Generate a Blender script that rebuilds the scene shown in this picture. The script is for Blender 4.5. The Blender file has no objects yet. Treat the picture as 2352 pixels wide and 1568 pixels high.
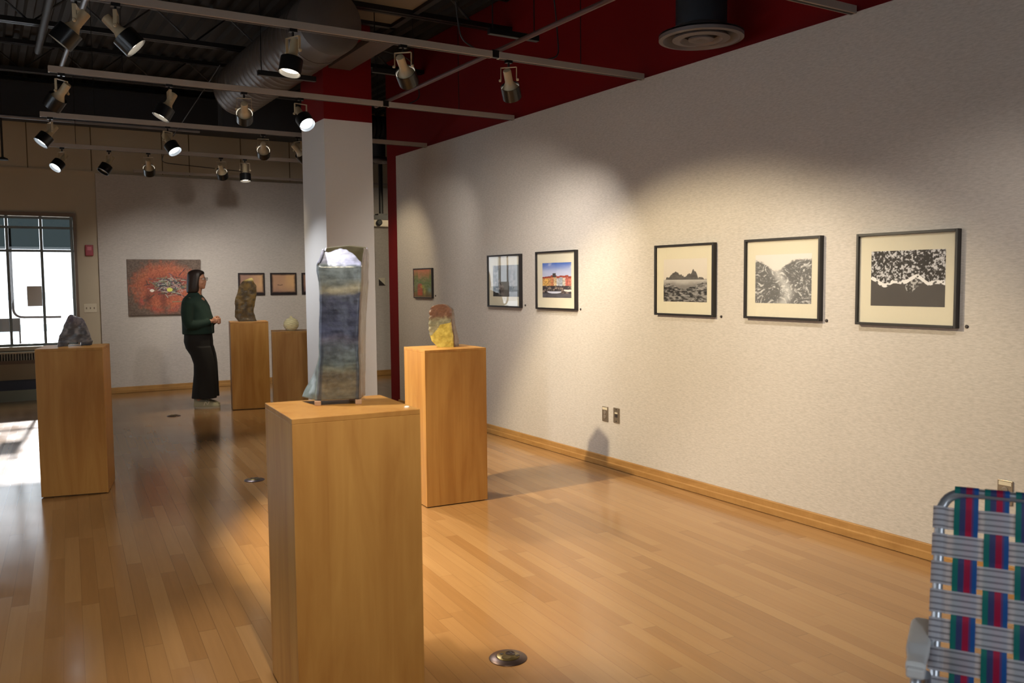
import bpy, bmesh, math, random
import numpy as np
from mathutils import Vector, Matrix
random.seed(7)
S = bpy.context.scene
COL = S.collection
PI = math.pi

# ------------------------------------------------------------------ helpers
def s2l(c):
    return tuple(((v/255)/12.92 if v/255 <= .04045 else ((v/255+.055)/1.055)**2.4) for v in c)

def link(o, parent=None):
    COL.objects.link(o)
    if parent is not None: o.parent = parent
    return o

def tag(o, label=None, cat=None, group=None, kind=None):
    if label: o['label'] = label
    if cat: o['category'] = cat
    if group: o['group'] = group
    if kind: o['kind'] = kind
    return o

def empty(name, loc=(0, 0, 0), rz=0, label=None, cat=None, group=None):
    o = bpy.data.objects.new(name, None)
    o.empty_display_size = .1
    o.location = loc; o.rotation_euler = (0, 0, rz)
    link(o)
    return tag(o, label, cat, group)

class MB:
    """collects shapes and links them as ONE mesh object"""
    def __init__(s): s.v = []; s.f = []; s.c = None
    def add(s, vs, fs):
        n = len(s.v); s.v += [tuple(v) for v in vs]
        s.f += [tuple(i+n for i in f) for f in fs]; return s
    def box(s, a, b, M=None):
        x0, y0, z0 = a; x1, y1, z1 = b
        vs = [Vector(p) for p in ((x0,y0,z0),(x1,y0,z0),(x1,y1,z0),(x0,y1,z0),(x0,y0,z1),(x1,y0,z1),(x1,y1,z1),(x0,y1,z1))]
        if M is not None: vs = [M @ v for v in vs]
        return s.add(vs, [(0,3,2,1),(4,5,6,7),(0,1,5,4),(1,2,6,5),(2,3,7,6),(3,0,4,7)])
    def ring(s, rings, closed=True, caps=True):
        n = len(rings[0]); vs = [p for r in rings for p in r]; fs = []
        for i in range(len(rings)-1):
            for j in range(n if closed else n-1):
                k = (j+1) % n
                fs.append((i*n+j, i*n+k, (i+1)*n+k, (i+1)*n+j))
        if caps and closed:
            fs.append(tuple(range(n-1, -1, -1))); b = (len(rings)-1)*n
            fs.append(tuple(range(b, b+n)))
        return s.add(vs, fs)
    def lathe(s, prof, M=None, n=32, caps=True):
        R = []
        for r, z in prof:
            r = max(r, 1e-4)
            ring = [Vector((r*math.cos(2*PI*k/n), r*math.sin(2*PI*k/n), z)) for k in range(n)]
            if M is not None: ring = [M @ p for p in ring]
            R.append(ring)
        return s.ring(R, True, caps)
    def tube(s, pts, r, n=10, caps=True):
        pts = [Vector(p) for p in pts]; R = []
        rr = r if isinstance(r, (list, tuple)) else [r]*len(pts)
        up = None
        for i, p in enumerate(pts):
            a = pts[max(i-1, 0)]; b = pts[min(i+1, len(pts)-1)]
            d = (b-a).normalized()
            if up is None:
                up = Vector((0,0,1)) if abs(d.z) < .9 else Vector((1,0,0))
            x = up.cross(d)
            if x.length < 1e-4: x = Vector((1,0,0)).cross(d)
            x.normalize(); up = d.cross(x)
            R.append([p + (x*math.cos(2*PI*k/n) + up*math.sin(2*PI*k/n))*rr[i] for k in range(n)])
        return s.ring(R, True, caps)
    def grid(s, fn, nu, nv):
        vs = [fn(i/(nu-1), j/(nv-1)) for j in range(nv) for i in range(nu)]
        fs = [(j*nu+i, j*nu+i+1, (j+1)*nu+i+1, (j+1)*nu+i) for j in range(nv-1) for i in range(nu-1)]
        return s.add(vs, fs)
    def build(s, name, m, parent=None, smooth=False, bevel=0, loc=None, cols=None, angle=40):
        me = bpy.data.meshes.new(name)
        me.from_pydata([tuple(v) for v in s.v], [], s.f); me.update()
        o = bpy.data.objects.new(name, me); link(o, parent)
        if loc is not None: o.location = loc
        if m: me.materials.append(m)
        if cols is not None:
            at = me.color_attributes.new('Col', 'FLOAT_COLOR', 'POINT')
            arr = np.ones((len(s.v), 4), dtype=np.float32); arr[:, :3] = cols
            at.data.foreach_set('color', arr.ravel())
        if smooth:
            me.polygons.foreach_set('use_smooth', [True]*len(me.polygons))
            try: me.set_sharp_from_angle(angle=math.radians(angle))
            except Exception: pass
        if bevel:
            b = o.modifiers.new('bevel', 'BEVEL'); b.width = bevel; b.segments = 2; b.limit_method = 'ANGLE'
        return o

def struct(name, mb, m, **k):
    o = mb.build(name, m, **k); o['kind'] = 'structure'; return o

def arc(pts, r=.05, n=6):
    """round the corners of a polyline"""
    pts = [Vector(p) for p in pts]; out = [pts[0]]
    for i in range(1, len(pts)-1):
        a, p, b = pts[i-1], pts[i], pts[i+1]
        d1 = (a-p); d2 = (b-p); q = min(r, d1.length*.49, d2.length*.49)
        p1 = p + d1.normalized()*q; p2 = p + d2.normalized()*q
        for k in range(n+1):
            t = k/n; out.append((1-t)**2*p1 + 2*t*(1-t)*p + t*t*p2)
    out.append(pts[-1]); return out

def axisM(p, d):
    """matrix whose +Z runs along d, placed at p"""
    d = Vector(d).normalized()
    return Matrix.Translation(Vector(p)) @ d.to_track_quat('Z', 'Y').to_matrix().to_4x4()

# ------------------------------------------------------------------ noise (numpy)
def _h(ix, iy, seed):
    n = (ix*374761393 + iy*668265263 + seed*1442695041) & 0xffffffff
    n = ((n ^ (n >> 13))*1274126177) & 0xffffffff
    return ((n ^ (n >> 16)) & 0xffff)/65535.0
def vn(x, y, seed=0):
    x = np.asarray(x, float); y = np.asarray(y, float)
    ix = np.floor(x).astype(np.int64); iy = np.floor(y).astype(np.int64)
    fx = x-ix; fy = y-iy; fx = fx*fx*(3-2*fx); fy = fy*fy*(3-2*fy)
    a = _h(ix, iy, seed); b = _h(ix+1, iy, seed); c = _h(ix, iy+1, seed); d = _h(ix+1, iy+1, seed)
    return (a*(1-fx)+b*fx)*(1-fy) + (c*(1-fx)+d*fx)*fy
def fbm(x, y, seed=0, o=4, g=.5):
    t = 0; a = 1; w = 0
    for i in range(o):
        t = t + a*vn(np.asarray(x)*2**i, np.asarray(y)*2**i, seed+i*17); w += a; a *= g
    return t/w
def mixc(a, b, t):
    t = np.clip(t, 0, 1)[:, None]; return np.asarray(a)*(1-t) + np.asarray(b)*t
def L(*c): return np.array(s2l(c))
def sst(a, b, x):
    t = np.clip((x-a)/(b-a), 0, 1); return t*t*(3-2*t)

# ------------------------------------------------------------------ materials
def nodes(name):
    m = bpy.data.materials.new(name); m.use_nodes = True
    nt = m.node_tree; b = nt.nodes['Principled BSDF']; return m, nt, b
def mat(name, c, rough=.6, metal=0., coat=0., spec=.5, bump=0, bscale=200, var=0):
    m, nt, b = nodes(name)
    b.inputs['Base Color'].default_value = (*s2l(c), 1)
    b.inputs['Roughness'].default_value = rough; b.inputs['Metallic'].default_value = metal
    b.inputs['Coat Weight'].default_value = coat; b.inputs['Specular IOR Level'].default_value = spec
    if bump or var:
        tc = nt.nodes.new('ShaderNodeTexCoord'); nz = nt.nodes.new('ShaderNodeTexNoise')
        nz.inputs['Scale'].default_value = bscale; nz.inputs['Detail'].default_value = 4
        nt.links.new(tc.outputs['Object'], nz.inputs['Vector'])
        if bump:
            bp = nt.nodes.new('ShaderNodeBump'); bp.inputs['Strength'].default_value = bump; bp.inputs['Distance'].default_value = .003
            nt.links.new(nz.outputs['Fac'], bp.inputs['Height']); nt.links.new(bp.outputs['Normal'], b.inputs['Normal'])
        if var:
            mx = nt.nodes.new('ShaderNodeMix'); mx.data_type = 'RGBA'
            l = s2l(c)
            mx.inputs[6].default_value = (*[v*(1-var) for v in l], 1); mx.inputs[7].default_value = (*[min(1, v*(1+var)) for v in l], 1)
            nt.links.new(nz.outputs['Fac'], mx.inputs[0]); nt.links.new(mx.outputs[2], b.inputs['Base Color'])
    return m
def emis(name, c, st):
    m, nt, b = nodes(name)
    b.inputs['Base Color'].default_value = (0, 0, 0, 1)
    b.inputs['Emission Color'].default_value = (*c, 1); b.inputs['Emission Strength'].default_value = st
    return m
def vcol(name, rough=.8, spec=.3, coat=0, bump=0, bscale=60, trans=0, metal=0):
    m, nt, b = nodes(name)
    a = nt.nodes.new('ShaderNodeVertexColor'); a.layer_name = 'Col'
    nt.links.new(a.outputs['Color'], b.inputs['Base Color'])
    b.inputs['Roughness'].default_value = rough; b.inputs['Specular IOR Level'].default_value = spec
    b.inputs['Coat Weight'].default_value = coat; b.inputs['Metallic'].default_value = metal
    b.inputs['Coat Roughness'].default_value = .15
    if bump:
        tc = nt.nodes.new('ShaderNodeTexCoord'); nz = nt.nodes.new('ShaderNodeTexNoise')
        nz.inputs['Scale'].default_value = bscale; nz.inputs['Detail'].default_value = 5
        bp = nt.nodes.new('ShaderNodeBump'); bp.inputs['Strength'].default_value = bump; bp.inputs['Distance'].default_value = .004
        nt.links.new(tc.outputs['Object'], nz.inputs['Vector'])
        nt.links.new(nz.outputs['Fac'], bp.inputs['Height']); nt.links.new(bp.outputs['Normal'], b.inputs['Normal'])
    return m
def glass(name, tint=(1, 1, 1), refl=1.0, rough=0.0):
    m = bpy.data.materials.new(name); m.use_nodes = True; nt = m.node_tree
    nt.nodes.clear(); o = nt.nodes.new('ShaderNodeOutputMaterial'); mx = nt.nodes.new('ShaderNodeMixShader')
    t = nt.nodes.new('ShaderNodeBsdfTransparent'); g = nt.nodes.new('ShaderNodeBsdfGlossy'); lw = nt.nodes.new('ShaderNodeLayerWeight'); lw.inputs['Blend'].default_value = .5
    pw = nt.nodes.new('ShaderNodeMath'); pw.operation = 'POWER'; pw.inputs[1].default_value = 5; nt.links.new(lw.outputs['Facing'], pw.inputs[0])
    f = nt.nodes.new('ShaderNodeMath'); f.operation = 'MULTIPLY_ADD'; f.inputs[1].default_value = .95; f.inputs[2].default_value = .045; nt.links.new(pw.outputs[0], f.inputs[0])
    t.inputs['Color'].default_value = (*tint, 1); g.inputs['Roughness'].default_value = rough
    g.inputs['Color'].default_value = (refl, refl, refl, 1)
    nt.links.new(f.outputs[0], mx.inputs[0]); nt.links.new(t.outputs[0], mx.inputs[1]); nt.links.new(g.outputs[0], mx.inputs[2])
    nt.links.new(mx.outputs[0], o.inputs['Surface']); return m

def fabric_wall():
    m, nt, b = nodes('wall_fabric'); N = nt.nodes.new; K = nt.links.new
    tc = N('ShaderNodeTexCoord'); mp = N('ShaderNodeMapping'); mp.inputs['Scale'].default_value = (32, 32, 150)
    nz = N('ShaderNodeTexNoise'); nz.inputs['Scale'].default_value = 1; nz.inputs['Detail'].default_value = 5; nz.inputs['Roughness'].default_value = .7
    K(tc.outputs['Object'], mp.inputs['Vector']); K(mp.outputs[0], nz.inputs['Vector'])
    n2 = N('ShaderNodeTexNoise'); n2.inputs['Scale'].default_value = 1.3; n2.inputs['Detail'].default_value = 2
    K(tc.outputs['Object'], n2.inputs['Vector'])
    r = N('ShaderNodeValToRGB'); e = r.color_ramp.elements
    e[0].position = .25; e[0].color = (*s2l((170, 162, 153)), 1); e[1].position = .75; e[1].color = (*s2l((201, 193, 184)), 1)
    ad = N('ShaderNodeMath'); ad.operation = 'MULTIPLY_ADD'; ad.inputs[1].default_value = .18; ad.inputs[2].default_value = -.09
    s_ = N('ShaderNodeMath'); s_.operation = 'ADD'
    K(n2.outputs['Fac'], ad.inputs[0]); K(ad.outputs[0], s_.inputs[0]); K(nz.outputs['Fac'], s_.inputs[1]); K(s_.outputs[0], r.inputs[0])
    K(r.outputs[0], b.inputs['Base Color']); b.inputs['Roughness'].default_value = .95; b.inputs['Specular IOR Level'].default_value = .1
    bp = N('ShaderNodeBump'); bp.inputs['Strength'].default_value = .12; bp.inputs['Distance'].default_value = .001
    K(nz.outputs['Fac'], bp.inputs['Height']); K(bp.outputs[0], b.inputs['Normal'])
    return m

def floor_mat():
    m, nt, b = nodes('maple_floor'); N = nt.nodes.new; K = nt.links.new
    def M(op, a=None, c=None, d=None):
        n = N('ShaderNodeMath'); n.operation = op
        for i, v in enumerate((a, c, d)):
            if v is None: continue
            if isinstance(v, (int, float)): n.inputs[i].default_value = v
            else: K(v, n.inputs[i])
        return n.outputs[0]
    tc = N('ShaderNodeTexCoord'); mp = N('ShaderNodeMapping'); mp.inputs['Rotation'].default_value = (0, 0, math.radians(4.3))
    K(tc.outputs['Object'], mp.inputs['Vector']); sp = N('ShaderNodeSeparateXYZ'); K(mp.outputs[0], sp.inputs[0])
    x, y = sp.outputs[0], sp.outputs[1]
    W, LN = .0715, 1.15
    xs = M('DIVIDE', x, W); row = M('FLOOR', xs)
    wn = N('ShaderNodeTexWhiteNoise'); wn.noise_dimensions = '1D'; K(row, wn.inputs['W'])
    ys = M('ADD', M('DIVIDE', y, LN), M('MULTIPLY', wn.outputs['Value'], 7.3)); seg = M('FLOOR', ys)
    cb = N('ShaderNodeCombineXYZ'); K(row, cb.inputs[0]); K(seg, cb.inputs[1])
    w2 = N('ShaderNodeTexWhiteNoise'); w2.noise_dimensions = '3D'; K(cb.outputs[0], w2.inputs['Vector'])
    r = N('ShaderNodeValToRGB'); e = r.color_ramp.elements
    e[0].position = 0; e[0].color = (*s2l((148, 108, 66)), 1); e[1].position = 1; e[1].color = (*s2l((166, 127, 83)), 1)
    q = e.new(.5); q.color = (*s2l((157, 117, 74)), 1)
    K(w2.outputs['Value'], r.inputs[0])
    # grain
    mg = N('ShaderNodeMapping'); mg.inputs['Scale'].default_value = (40, 2.2, 1); K(mp.outputs[0], mg.inputs[0])
    ng = N('ShaderNodeTexNoise'); ng.inputs['Scale'].default_value = 1; ng.inputs['Detail'].default_value = 5; ng.inputs['Distortion'].default_value = .6
    av = N('ShaderNodeVectorMath'); av.operation = 'ADD'; K(mg.outputs[0], av.inputs[0])
    sc = N('ShaderNodeVectorMath'); sc.operation = 'SCALE'; sc.inputs['Scale'].default_value = 30; K(w2.outputs['Color'], sc.inputs[0]); K(sc.outputs[0], av.inputs[1])
    K(av.outputs[0], ng.inputs['Vector'])
    g = M('MULTIPLY_ADD', ng.outputs['Fac'], .22, .87)
    # seams
    fx = M('FRACT', xs); fy = M('FRACT', ys)
    ex = M('LESS_THAN', M('MINIMUM', fx, M('SUBTRACT', 1, fx)), .015)
    ey = M('LESS_THAN', M('MINIMUM', fy, M('SUBTRACT', 1, fy)), .0012)
    sm = M('MAXIMUM', ex, ey); dk = M('SUBTRACT', 1, M('MULTIPLY', sm, M('MULTIPLY_ADD', wn.outputs['Value'], .4, .08)))
    tot = M('MULTIPLY', g, dk)
    mx = N('ShaderNodeMix'); mx.data_type = 'RGBA'; mx.blend_type = 'MULTIPLY'; mx.inputs[0].default_value = 1
    cc = N('ShaderNodeCombineXYZ'); K(tot, cc.inputs[0]); K(tot, cc.inputs[1]); K(tot, cc.inputs[2])
    K(r.outputs[0], mx.inputs[6]); K(cc.outputs[0], mx.inputs[7]); K(mx.outputs[2], b.inputs['Base Color'])
    rn = N('ShaderNodeTexNoise'); rn.inputs['Scale'].default_value = 2.5; rn.inputs['Detail'].default_value = 3; K(mp.outputs[0], rn.inputs['Vector'])
    K(M('ADD', M('MULTIPLY_ADD', rn.outputs['Fac'], .12, .09), M('MULTIPLY', w2.outputs['Value'], .03)), b.inputs['Roughness'])
    b.inputs['Specular IOR Level'].default_value = .5
    bp = N('ShaderNodeBump'); bp.inputs['Strength'].default_value = .12; bp.inputs['Distance'].default_value = .002
    K(M('ADD', M('SUBTRACT', 1, sm), M('MULTIPLY', w2.outputs['Value'], .15)), bp.inputs['Height']); K(bp.outputs[0], b.inputs['Normal'])
    return m

def veneer(name, dark, light, scale=(7, 7, .9), rough=.38, panels=.16):
    m, nt, b = nodes(name); N = nt.nodes.new; K = nt.links.new
    tc = N('ShaderNodeTexCoord'); oi = N('ShaderNodeObjectInfo'); mp = N('ShaderNodeMapping'); mp.inputs['Scale'].default_value = scale
    K(tc.outputs['Object'], mp.inputs[0]); ad = N('ShaderNodeVectorMath'); ad.operation = 'ADD'; K(mp.outputs[0], ad.inputs[0])
    sc = N('ShaderNodeMath'); sc.operation = 'MULTIPLY'; sc.inputs[1].default_value = 40; K(oi.outputs['Random'], sc.inputs[0]); K(sc.outputs[0], ad.inputs[1])
    nz = N('ShaderNodeTexNoise'); nz.inputs['Scale'].default_value = 1.4; nz.inputs['Detail'].default_value = 6; nz.inputs['Distortion'].default_value = 1.1; nz.inputs['Roughness'].default_value = .55
    K(ad.outputs[0], nz.inputs['Vector'])
    mp2 = N('ShaderNodeMapping'); mp2.inputs['Scale'].default_value = (60, 60, 1.6); K(tc.outputs['Object'], mp2.inputs[0])
    n2 = N('ShaderNodeTexNoise'); n2.inputs['Scale'].default_value = 1; n2.inputs['Detail'].default_value = 3; K(mp2.outputs[0], n2.inputs['Vector'])
    # book-matched leaves of veneer, each a shade of its own
    sp = N('ShaderNodeSeparateXYZ'); K(tc.outputs['Object'], sp.inputs[0])
    s_ = N('ShaderNodeMath'); s_.operation = 'ADD'; K(sp.outputs[0], s_.inputs[0]); K(sp.outputs[1], s_.inputs[1])
    dv = N('ShaderNodeMath'); dv.operation = 'DIVIDE'; dv.inputs[1].default_value = panels; K(s_.outputs[0], dv.inputs[0])
    fl = N('ShaderNodeMath'); fl.operation = 'FLOOR'; K(dv.outputs[0], fl.inputs[0])
    ar = N('ShaderNodeMath'); ar.operation = 'ADD'; K(fl.outputs[0], ar.inputs[0]); K(sc.outputs[0], ar.inputs[1])
    wn = N('ShaderNodeTexWhiteNoise'); wn.noise_dimensions = '1D'; K(ar.outputs[0], wn.inputs['W'])
    a1 = N('ShaderNodeMath'); a1.operation = 'MULTIPLY_ADD'; a1.inputs[1].default_value = .22; K(n2.outputs['Fac'], a1.inputs[0]); K(nz.outputs['Fac'], a1.inputs[2])
    a2 = N('ShaderNodeMath'); a2.operation = 'MULTIPLY_ADD'; a2.inputs[1].default_value = .16; K(wn.outputs['Value'], a2.inputs[0]); K(a1.outputs[0], a2.inputs[2])
    r = N('ShaderNodeValToRGB'); e = r.color_ramp.elements
    e[0].position = .45; e[0].color = (*s2l(dark), 1); e[1].position = .92; e[1].color = (*s2l(light), 1)
    K(a2.outputs[0], r.inputs[0]); K(r.outputs[0], b.inputs['Base Color'])
    b.inputs['Roughness'].default_value = rough; b.inputs['Specular IOR Level'].default_value = .35
    return m

M_FAB = fabric_wall(); M_FLOOR = floor_mat()
M_VEN = veneer('maple_veneer', (168, 117, 58), (194, 146, 80))
M_TRIM = veneer('maple_trim', (150, 108, 56), (172, 130, 74), scale=(3, 3, 12), panels=2.0, rough=.6)
M_RED = mat('red_paint', (108, 3, 5), .7, spec=.2, bump=.05, bscale=80, var=.08)
M_BEIGE = mat('beige_paint', (182, 168, 144), .8, var=.05, bscale=3)
M_WHITE = mat('white_paint', (206, 202, 197), .7, bump=.05, bscale=90, var=.03)
M_BLACK = mat('black_metal', (24, 23, 24), .38, .2, var=.1, bscale=30)
M_DARK = mat('dark_steel', (40, 39, 41), .6, .1, var=.2, bscale=9)
M_DECK = mat('roof_deck_paint', (30, 27, 24), .75, var=.25, bscale=4)
M_NAVY = mat('dark_duct_paint', (34, 36, 42), .6, .1, var=.2, bscale=6)
M_PIPE = mat('grey_pipe', (120, 120, 124), .4, .6, var=.15, bscale=12)
M_RUST = mat('red_brown_conduit', (92, 66, 62), .5, .3, var=.15, bscale=12)
M_TRACK = mat('track_beige', (160, 148, 136), .5, .1, var=.05, bscale=15)
M_LBEIGE = mat('lamp_beige_enamel', (178, 160, 128), .45, .1, var=.06, bscale=30)
M_LBLACK = mat('lamp_black_enamel', (20, 20, 21), .3, .1, var=.1, bscale=30)
M_GALV = mat('galvanised_duct', (96, 89, 84), .42, .45, var=.15, bscale=7)
M_FRAME = mat('black_frame', (30, 26, 26), .4, 0, var=.1, bscale=60)
M_MATB = mat('mat_board_cream', (208, 200, 178), .9, var=.02, bscale=60)
M_GLASS = glass('picture_glass'); M_WGLASS = glass('window_glass')
M_TGLASS = glass('tinted_transom_glass', (.14, .16, .16))
M_WFRAME = mat('window_frame_bronze', (112, 118, 116), .45, .4, var=.1, bscale=20)
M_CASING = mat('window_casing', (112, 92, 74), .5, var=.08, bscale=20)
M_PRINT = vcol('printed_picture', .55, .3)
M_CERAM = vcol('glazed_ceramic', .33, .5, coat=.2, bump=.5, bscale=42)
M_CERAM2 = vcol('rough_ceramic', .42, .4, coat=.25, bump=.6, bscale=70)
M_SKIN = mat('skin', (178, 128, 102), .55, var=.04, bscale=20)
M_HAIR = mat('dark_hair', (36, 24, 20), .45, bump=.5, bscale=130, var=.3)
M_GREEN = mat('dark_green_knit', (22, 46, 40), .9, bump=.4, bscale=300, var=.12)
M_TROUS = mat('black_trousers', (26, 24, 25), .9, bump=.3, bscale=200, var=.15)
M_SHOE = mat('sage_suede', (172, 166, 142), .85, bump=.3, bscale=200, var=.1)
M_SOLE = mat('cream_rubber', (206, 198, 180), .7, var=.05, bscale=40)
M_STEEL = mat('stainless_plate', (150, 138, 120), .35, .75, var=.1, bscale=30)
M_IVORY = mat('ivory_plastic', (202, 190, 164), .5, var=.03, bscale=50)
M_ALARM = mat('red_plastic', (150, 18, 36), .4, var=.05, bscale=50)
M_ALU = mat('polished_aluminium', (206, 212, 220), .28, .75, var=.05, bscale=20)
M_WPLAS = mat('white_plastic', (232, 232, 230), .45, var=.03, bscale=30)
M_RING = mat('bronze_ring', (92, 76, 74), .35, .8, var=.15, bscale=30)
M_BRASS = mat('brass_plate', (128, 112, 72), .32, .85, var=.2, bscale=60)
M_FOOT = mat('pink_clay', (170, 136, 112), .8, var=.08, bscale=60)
M_LABEL = mat('dark_tag', (52, 44, 42), .6, var=.1, bscale=80)
M_SNOW = mat('pale_paving', (214, 220, 226), .9, var=.04, bscale=2)
M_WEB = vcol('plastic_webbing', .4, .4)
def translucent(m, k):
    nt = m.node_tree; b = nt.nodes['Principled BSDF']; o = nt.nodes['Material Output']; a = [n for n in nt.nodes if n.type == 'VERTEX_COLOR'][0]
    t = nt.nodes.new('ShaderNodeBsdfTranslucent'); x = nt.nodes.new('ShaderNodeMixShader'); x.inputs[0].default_value = k
    nt.links.new(a.outputs['Color'], t.inputs['Color']); nt.links.new(b.outputs[0], x.inputs[1]); nt.links.new(t.outputs[0], x.inputs[2]); nt.links.new(x.outputs[0], o.inputs['Surface'])
translucent(M_WEB, .42)

# ------------------------------------------------------------------ room shell
# world: the long right wall runs along +Y at x = 4.1, floor at z = 0
XW, YF, ZP, ZC = 4.10, 12.60, 2.885, 4.00
struct('floor', MB().box((-3.2, -3.2, -.1), (9, YF+.2, 0)), M_FLOOR)
# ribbed steel roof deck
d = MB(); prof = []
x = -3.2
while x < 9:
    prof += [(x, ZC+.045), (x+.045, ZC+.045), (x+.065, ZC), (x+.125, ZC), (x+.145, ZC+.045)]; x += .15
d.ring([[Vector((a, yy, b)) for a, b in prof] for yy in (-3.2, YF+.2)], closed=False)
struct('ceiling', d, M_DECK)

def wall_holes(name, axis, at, th, u0, u1, z0, z1, holes, m):
    """wall slab on plane axis=at (thickness th outward) with rectangular holes (u0,u1,z0,z1)"""
    mb = MB(); us = sorted({u0, u1, *[h[0] for h in holes], *[h[1] for h in holes]}); zs = sorted({z0, z1, *[h[2] for h in holes], *[h[3] for h in holes]})
    for a, b in zip(us, us[1:]):
        for c, e in zip(zs, zs[1:]):
            cu, cz = (a+b)/2, (c+e)/2
            if any(h[0] < cu < h[1] and h[2] < cz < h[3] for h in holes): continue
            if axis == 'y': mb.box((a, min(at, at+th), c), (b, max(at, at+th), e))
            else: mb.box((min(at, at+th), a, c), (max(at, at+th), b, e))
    return struct(name, mb, m)

WX0, WX1, WZ0, WZ1 = -2.3, 1.04, .68, 2.33
wall_holes('wall_far', 'y', YF, .2, -3.2, 9, 0, 4.1, [(WX0, WX1, WZ0, WZ1)], M_BEIGE)
LH = [(.6, 3.0, .6, 2.4), (3.9, 6.2, .6, 2.4)]  # invented openings, cut into the unseen left wall for daylight
wall_holes('wall_left', 'x', -3.0, -.2, -3.2, YF+.2, 0, 4.1, LH, M_BEIGE)
BH = (.0, 2.8, .9, 2.6)  # invented opening behind the camera that lets daylight in
wall_holes('wall_back', 'y', -3.0, -.2, -3.2, 9, 0, 4.1, [BH], M_BEIGE)
struct('wall_right', MB().box((XW+.03, -3.0, 0), (XW+.2, 9.56, ZC-.002)), M_RED)
struct('wall_right_fabric', MB().box((XW, -3.0, .0), (XW+.03, 9.24, ZP)), M_FAB)
struct('wall_side_room', MB().box((8.8, -3.0, 0), (9, YF, 4.1)), M_BEIGE)
struct('wall_far_fabric', MB().box((1.32, YF-.05, .0), (8.0, YF, 2.9)), M_FAB)
c = struct('wall_column', MB().box((2.62, 7.43, 0), (3.07, 8.05, ZP)), M_WHITE)
MB().box((2.62, 7.43, ZP), (3.07, 8.05, ZC-.003)).build('painted_top', M_RED, c)
# vertical joints in the upper far wall
jt = MB()
for xx in (.55, 1.28, 2.15, 2.5, 3.2, 3.9): jt.box((xx, YF-.004, 2.93), (xx+.012, YF+.001, 3.9))
struct('trim_1', jt, mat('dark_wall_joint', (96, 84, 66), .9, var=.1))
struct('trim_2', MB().box((-3, YF-.02, 2.905), (8, YF, 2.93)), M_BEIGE)

# baseboards: a board with a lower shoe
def base_prof(kind, a, b):
    mb = MB()
    pr = [(0, 0), (.012, 0), (.012, .004), (.021, .004), (.022, .040), (.013, .046), (.013, .080), (.010, .084), (0, .084)]
    if kind == 'r': rings = [[Vector((XW-p, yy, z)) for p, z in pr] for yy in (a, b)]
    else: rings = [[Vector((xx, YF-.05-p, z)) for p, z in pr] for xx in (a, b)]
    return mb.ring(rings)
struct('baseboard_right', base_prof('r', -3, 9.26), M_TRIM)
struct('baseboard_far', base_prof('f', 1.32, 8.0), M_TRIM)

# far window: casing, mullions, panes, tinted transoms
w = struct('window_1', MB().box((WX0-.05, YF-.03, WZ1), (WX1+.03, YF+.03, WZ1+.045)).box((WX1, YF-.03, WZ0), (WX1+.03, YF+.03, WZ1)).box((WX0-.05, YF-.03, WZ0), (WX0, YF+.03, WZ1)), M_CASING)
fr = MB(); mull = [-1.65, -1.0, -.36, .29, .67]
for xx in [WX0+.02, *mull, WX1-.02]: fr.box((xx-.016, YF+.03, WZ0), (xx+.016, YF+.07, WZ1))
for zz in (WZ0+.015, 1.89, 2.185, WZ1-.02): fr.box((WX0, YF+.035, zz-.015), (WX1, YF+.068, zz+.015))
fr.build('window_frame', M_WFRAME, w)
MB().box((WX0, YF-.09, WZ0-.05), (WX1+.05, YF+.1, WZ0)).build('window_sill', M_BEIGE, w)
xs_ = [WX0, *mull, WX1]
for a, b in zip(xs_, xs_[1:]):
    MB().box((a+.02, YF+.055, WZ0+.03), (b-.02, YF+.06, 1.87)).build('window_pane', M_WGLASS, w)
    MB().box((a+.02, YF+.055, 1.91), (b-.02, YF+.06, 2.31)).build('transom_pane', M_TGLASS, w)
for i, h in enumerate(LH):  # added windows in the unseen left wall, made up to bring in daylight
    w = struct('window_%d' % (i+2), MB().box((-3.1, h[0], h[2]), (-3.04, h[0]+.05, h[3])).box((-3.1, h[1]-.05, h[2]), (-3.04, h[1], h[3]))
        .box((-3.1, h[0], h[2]), (-3.04, h[1], h[2]+.05)).box((-3.1, h[0], h[3]-.05), (-3.04, h[1], h[3])).box((-3.1, (h[0]+h[1])/2-.025, h[2]), (-3.04, (h[0]+h[1])/2+.025, h[3])), M_WFRAME)
    MB().box((-3.075, h[0]+.05, h[2]+.05), (-3.07, h[1]-.05, h[3]-.05)).build('window_pane', M_WGLASS, w)
w = struct('window_4', MB().box((BH[0], -3.1, BH[2]), (BH[0]+.05, -3.04, BH[3])).box((BH[1]-.05, -3.1, BH[2]), (BH[1], -3.04, BH[3])).box((BH[0], -3.1, BH[2]), (BH[1], -3.04, BH[2]+.05)).box((BH[0], -3.1, BH[3]-.05), (BH[1], -3.04, BH[3])), M_WFRAME)  # added rear window, out of view, made up as a daylight source
MB().box((BH[0]+.05, -3.075, BH[2]+.05), (BH[1]-.05, -3.07, BH[3]-.05)).build('window_pane', M_WGLASS, w)
# outside
struct('ground', MB().box((-40, -20, -.3), (40, 60, -.15)), M_SNOW)

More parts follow.
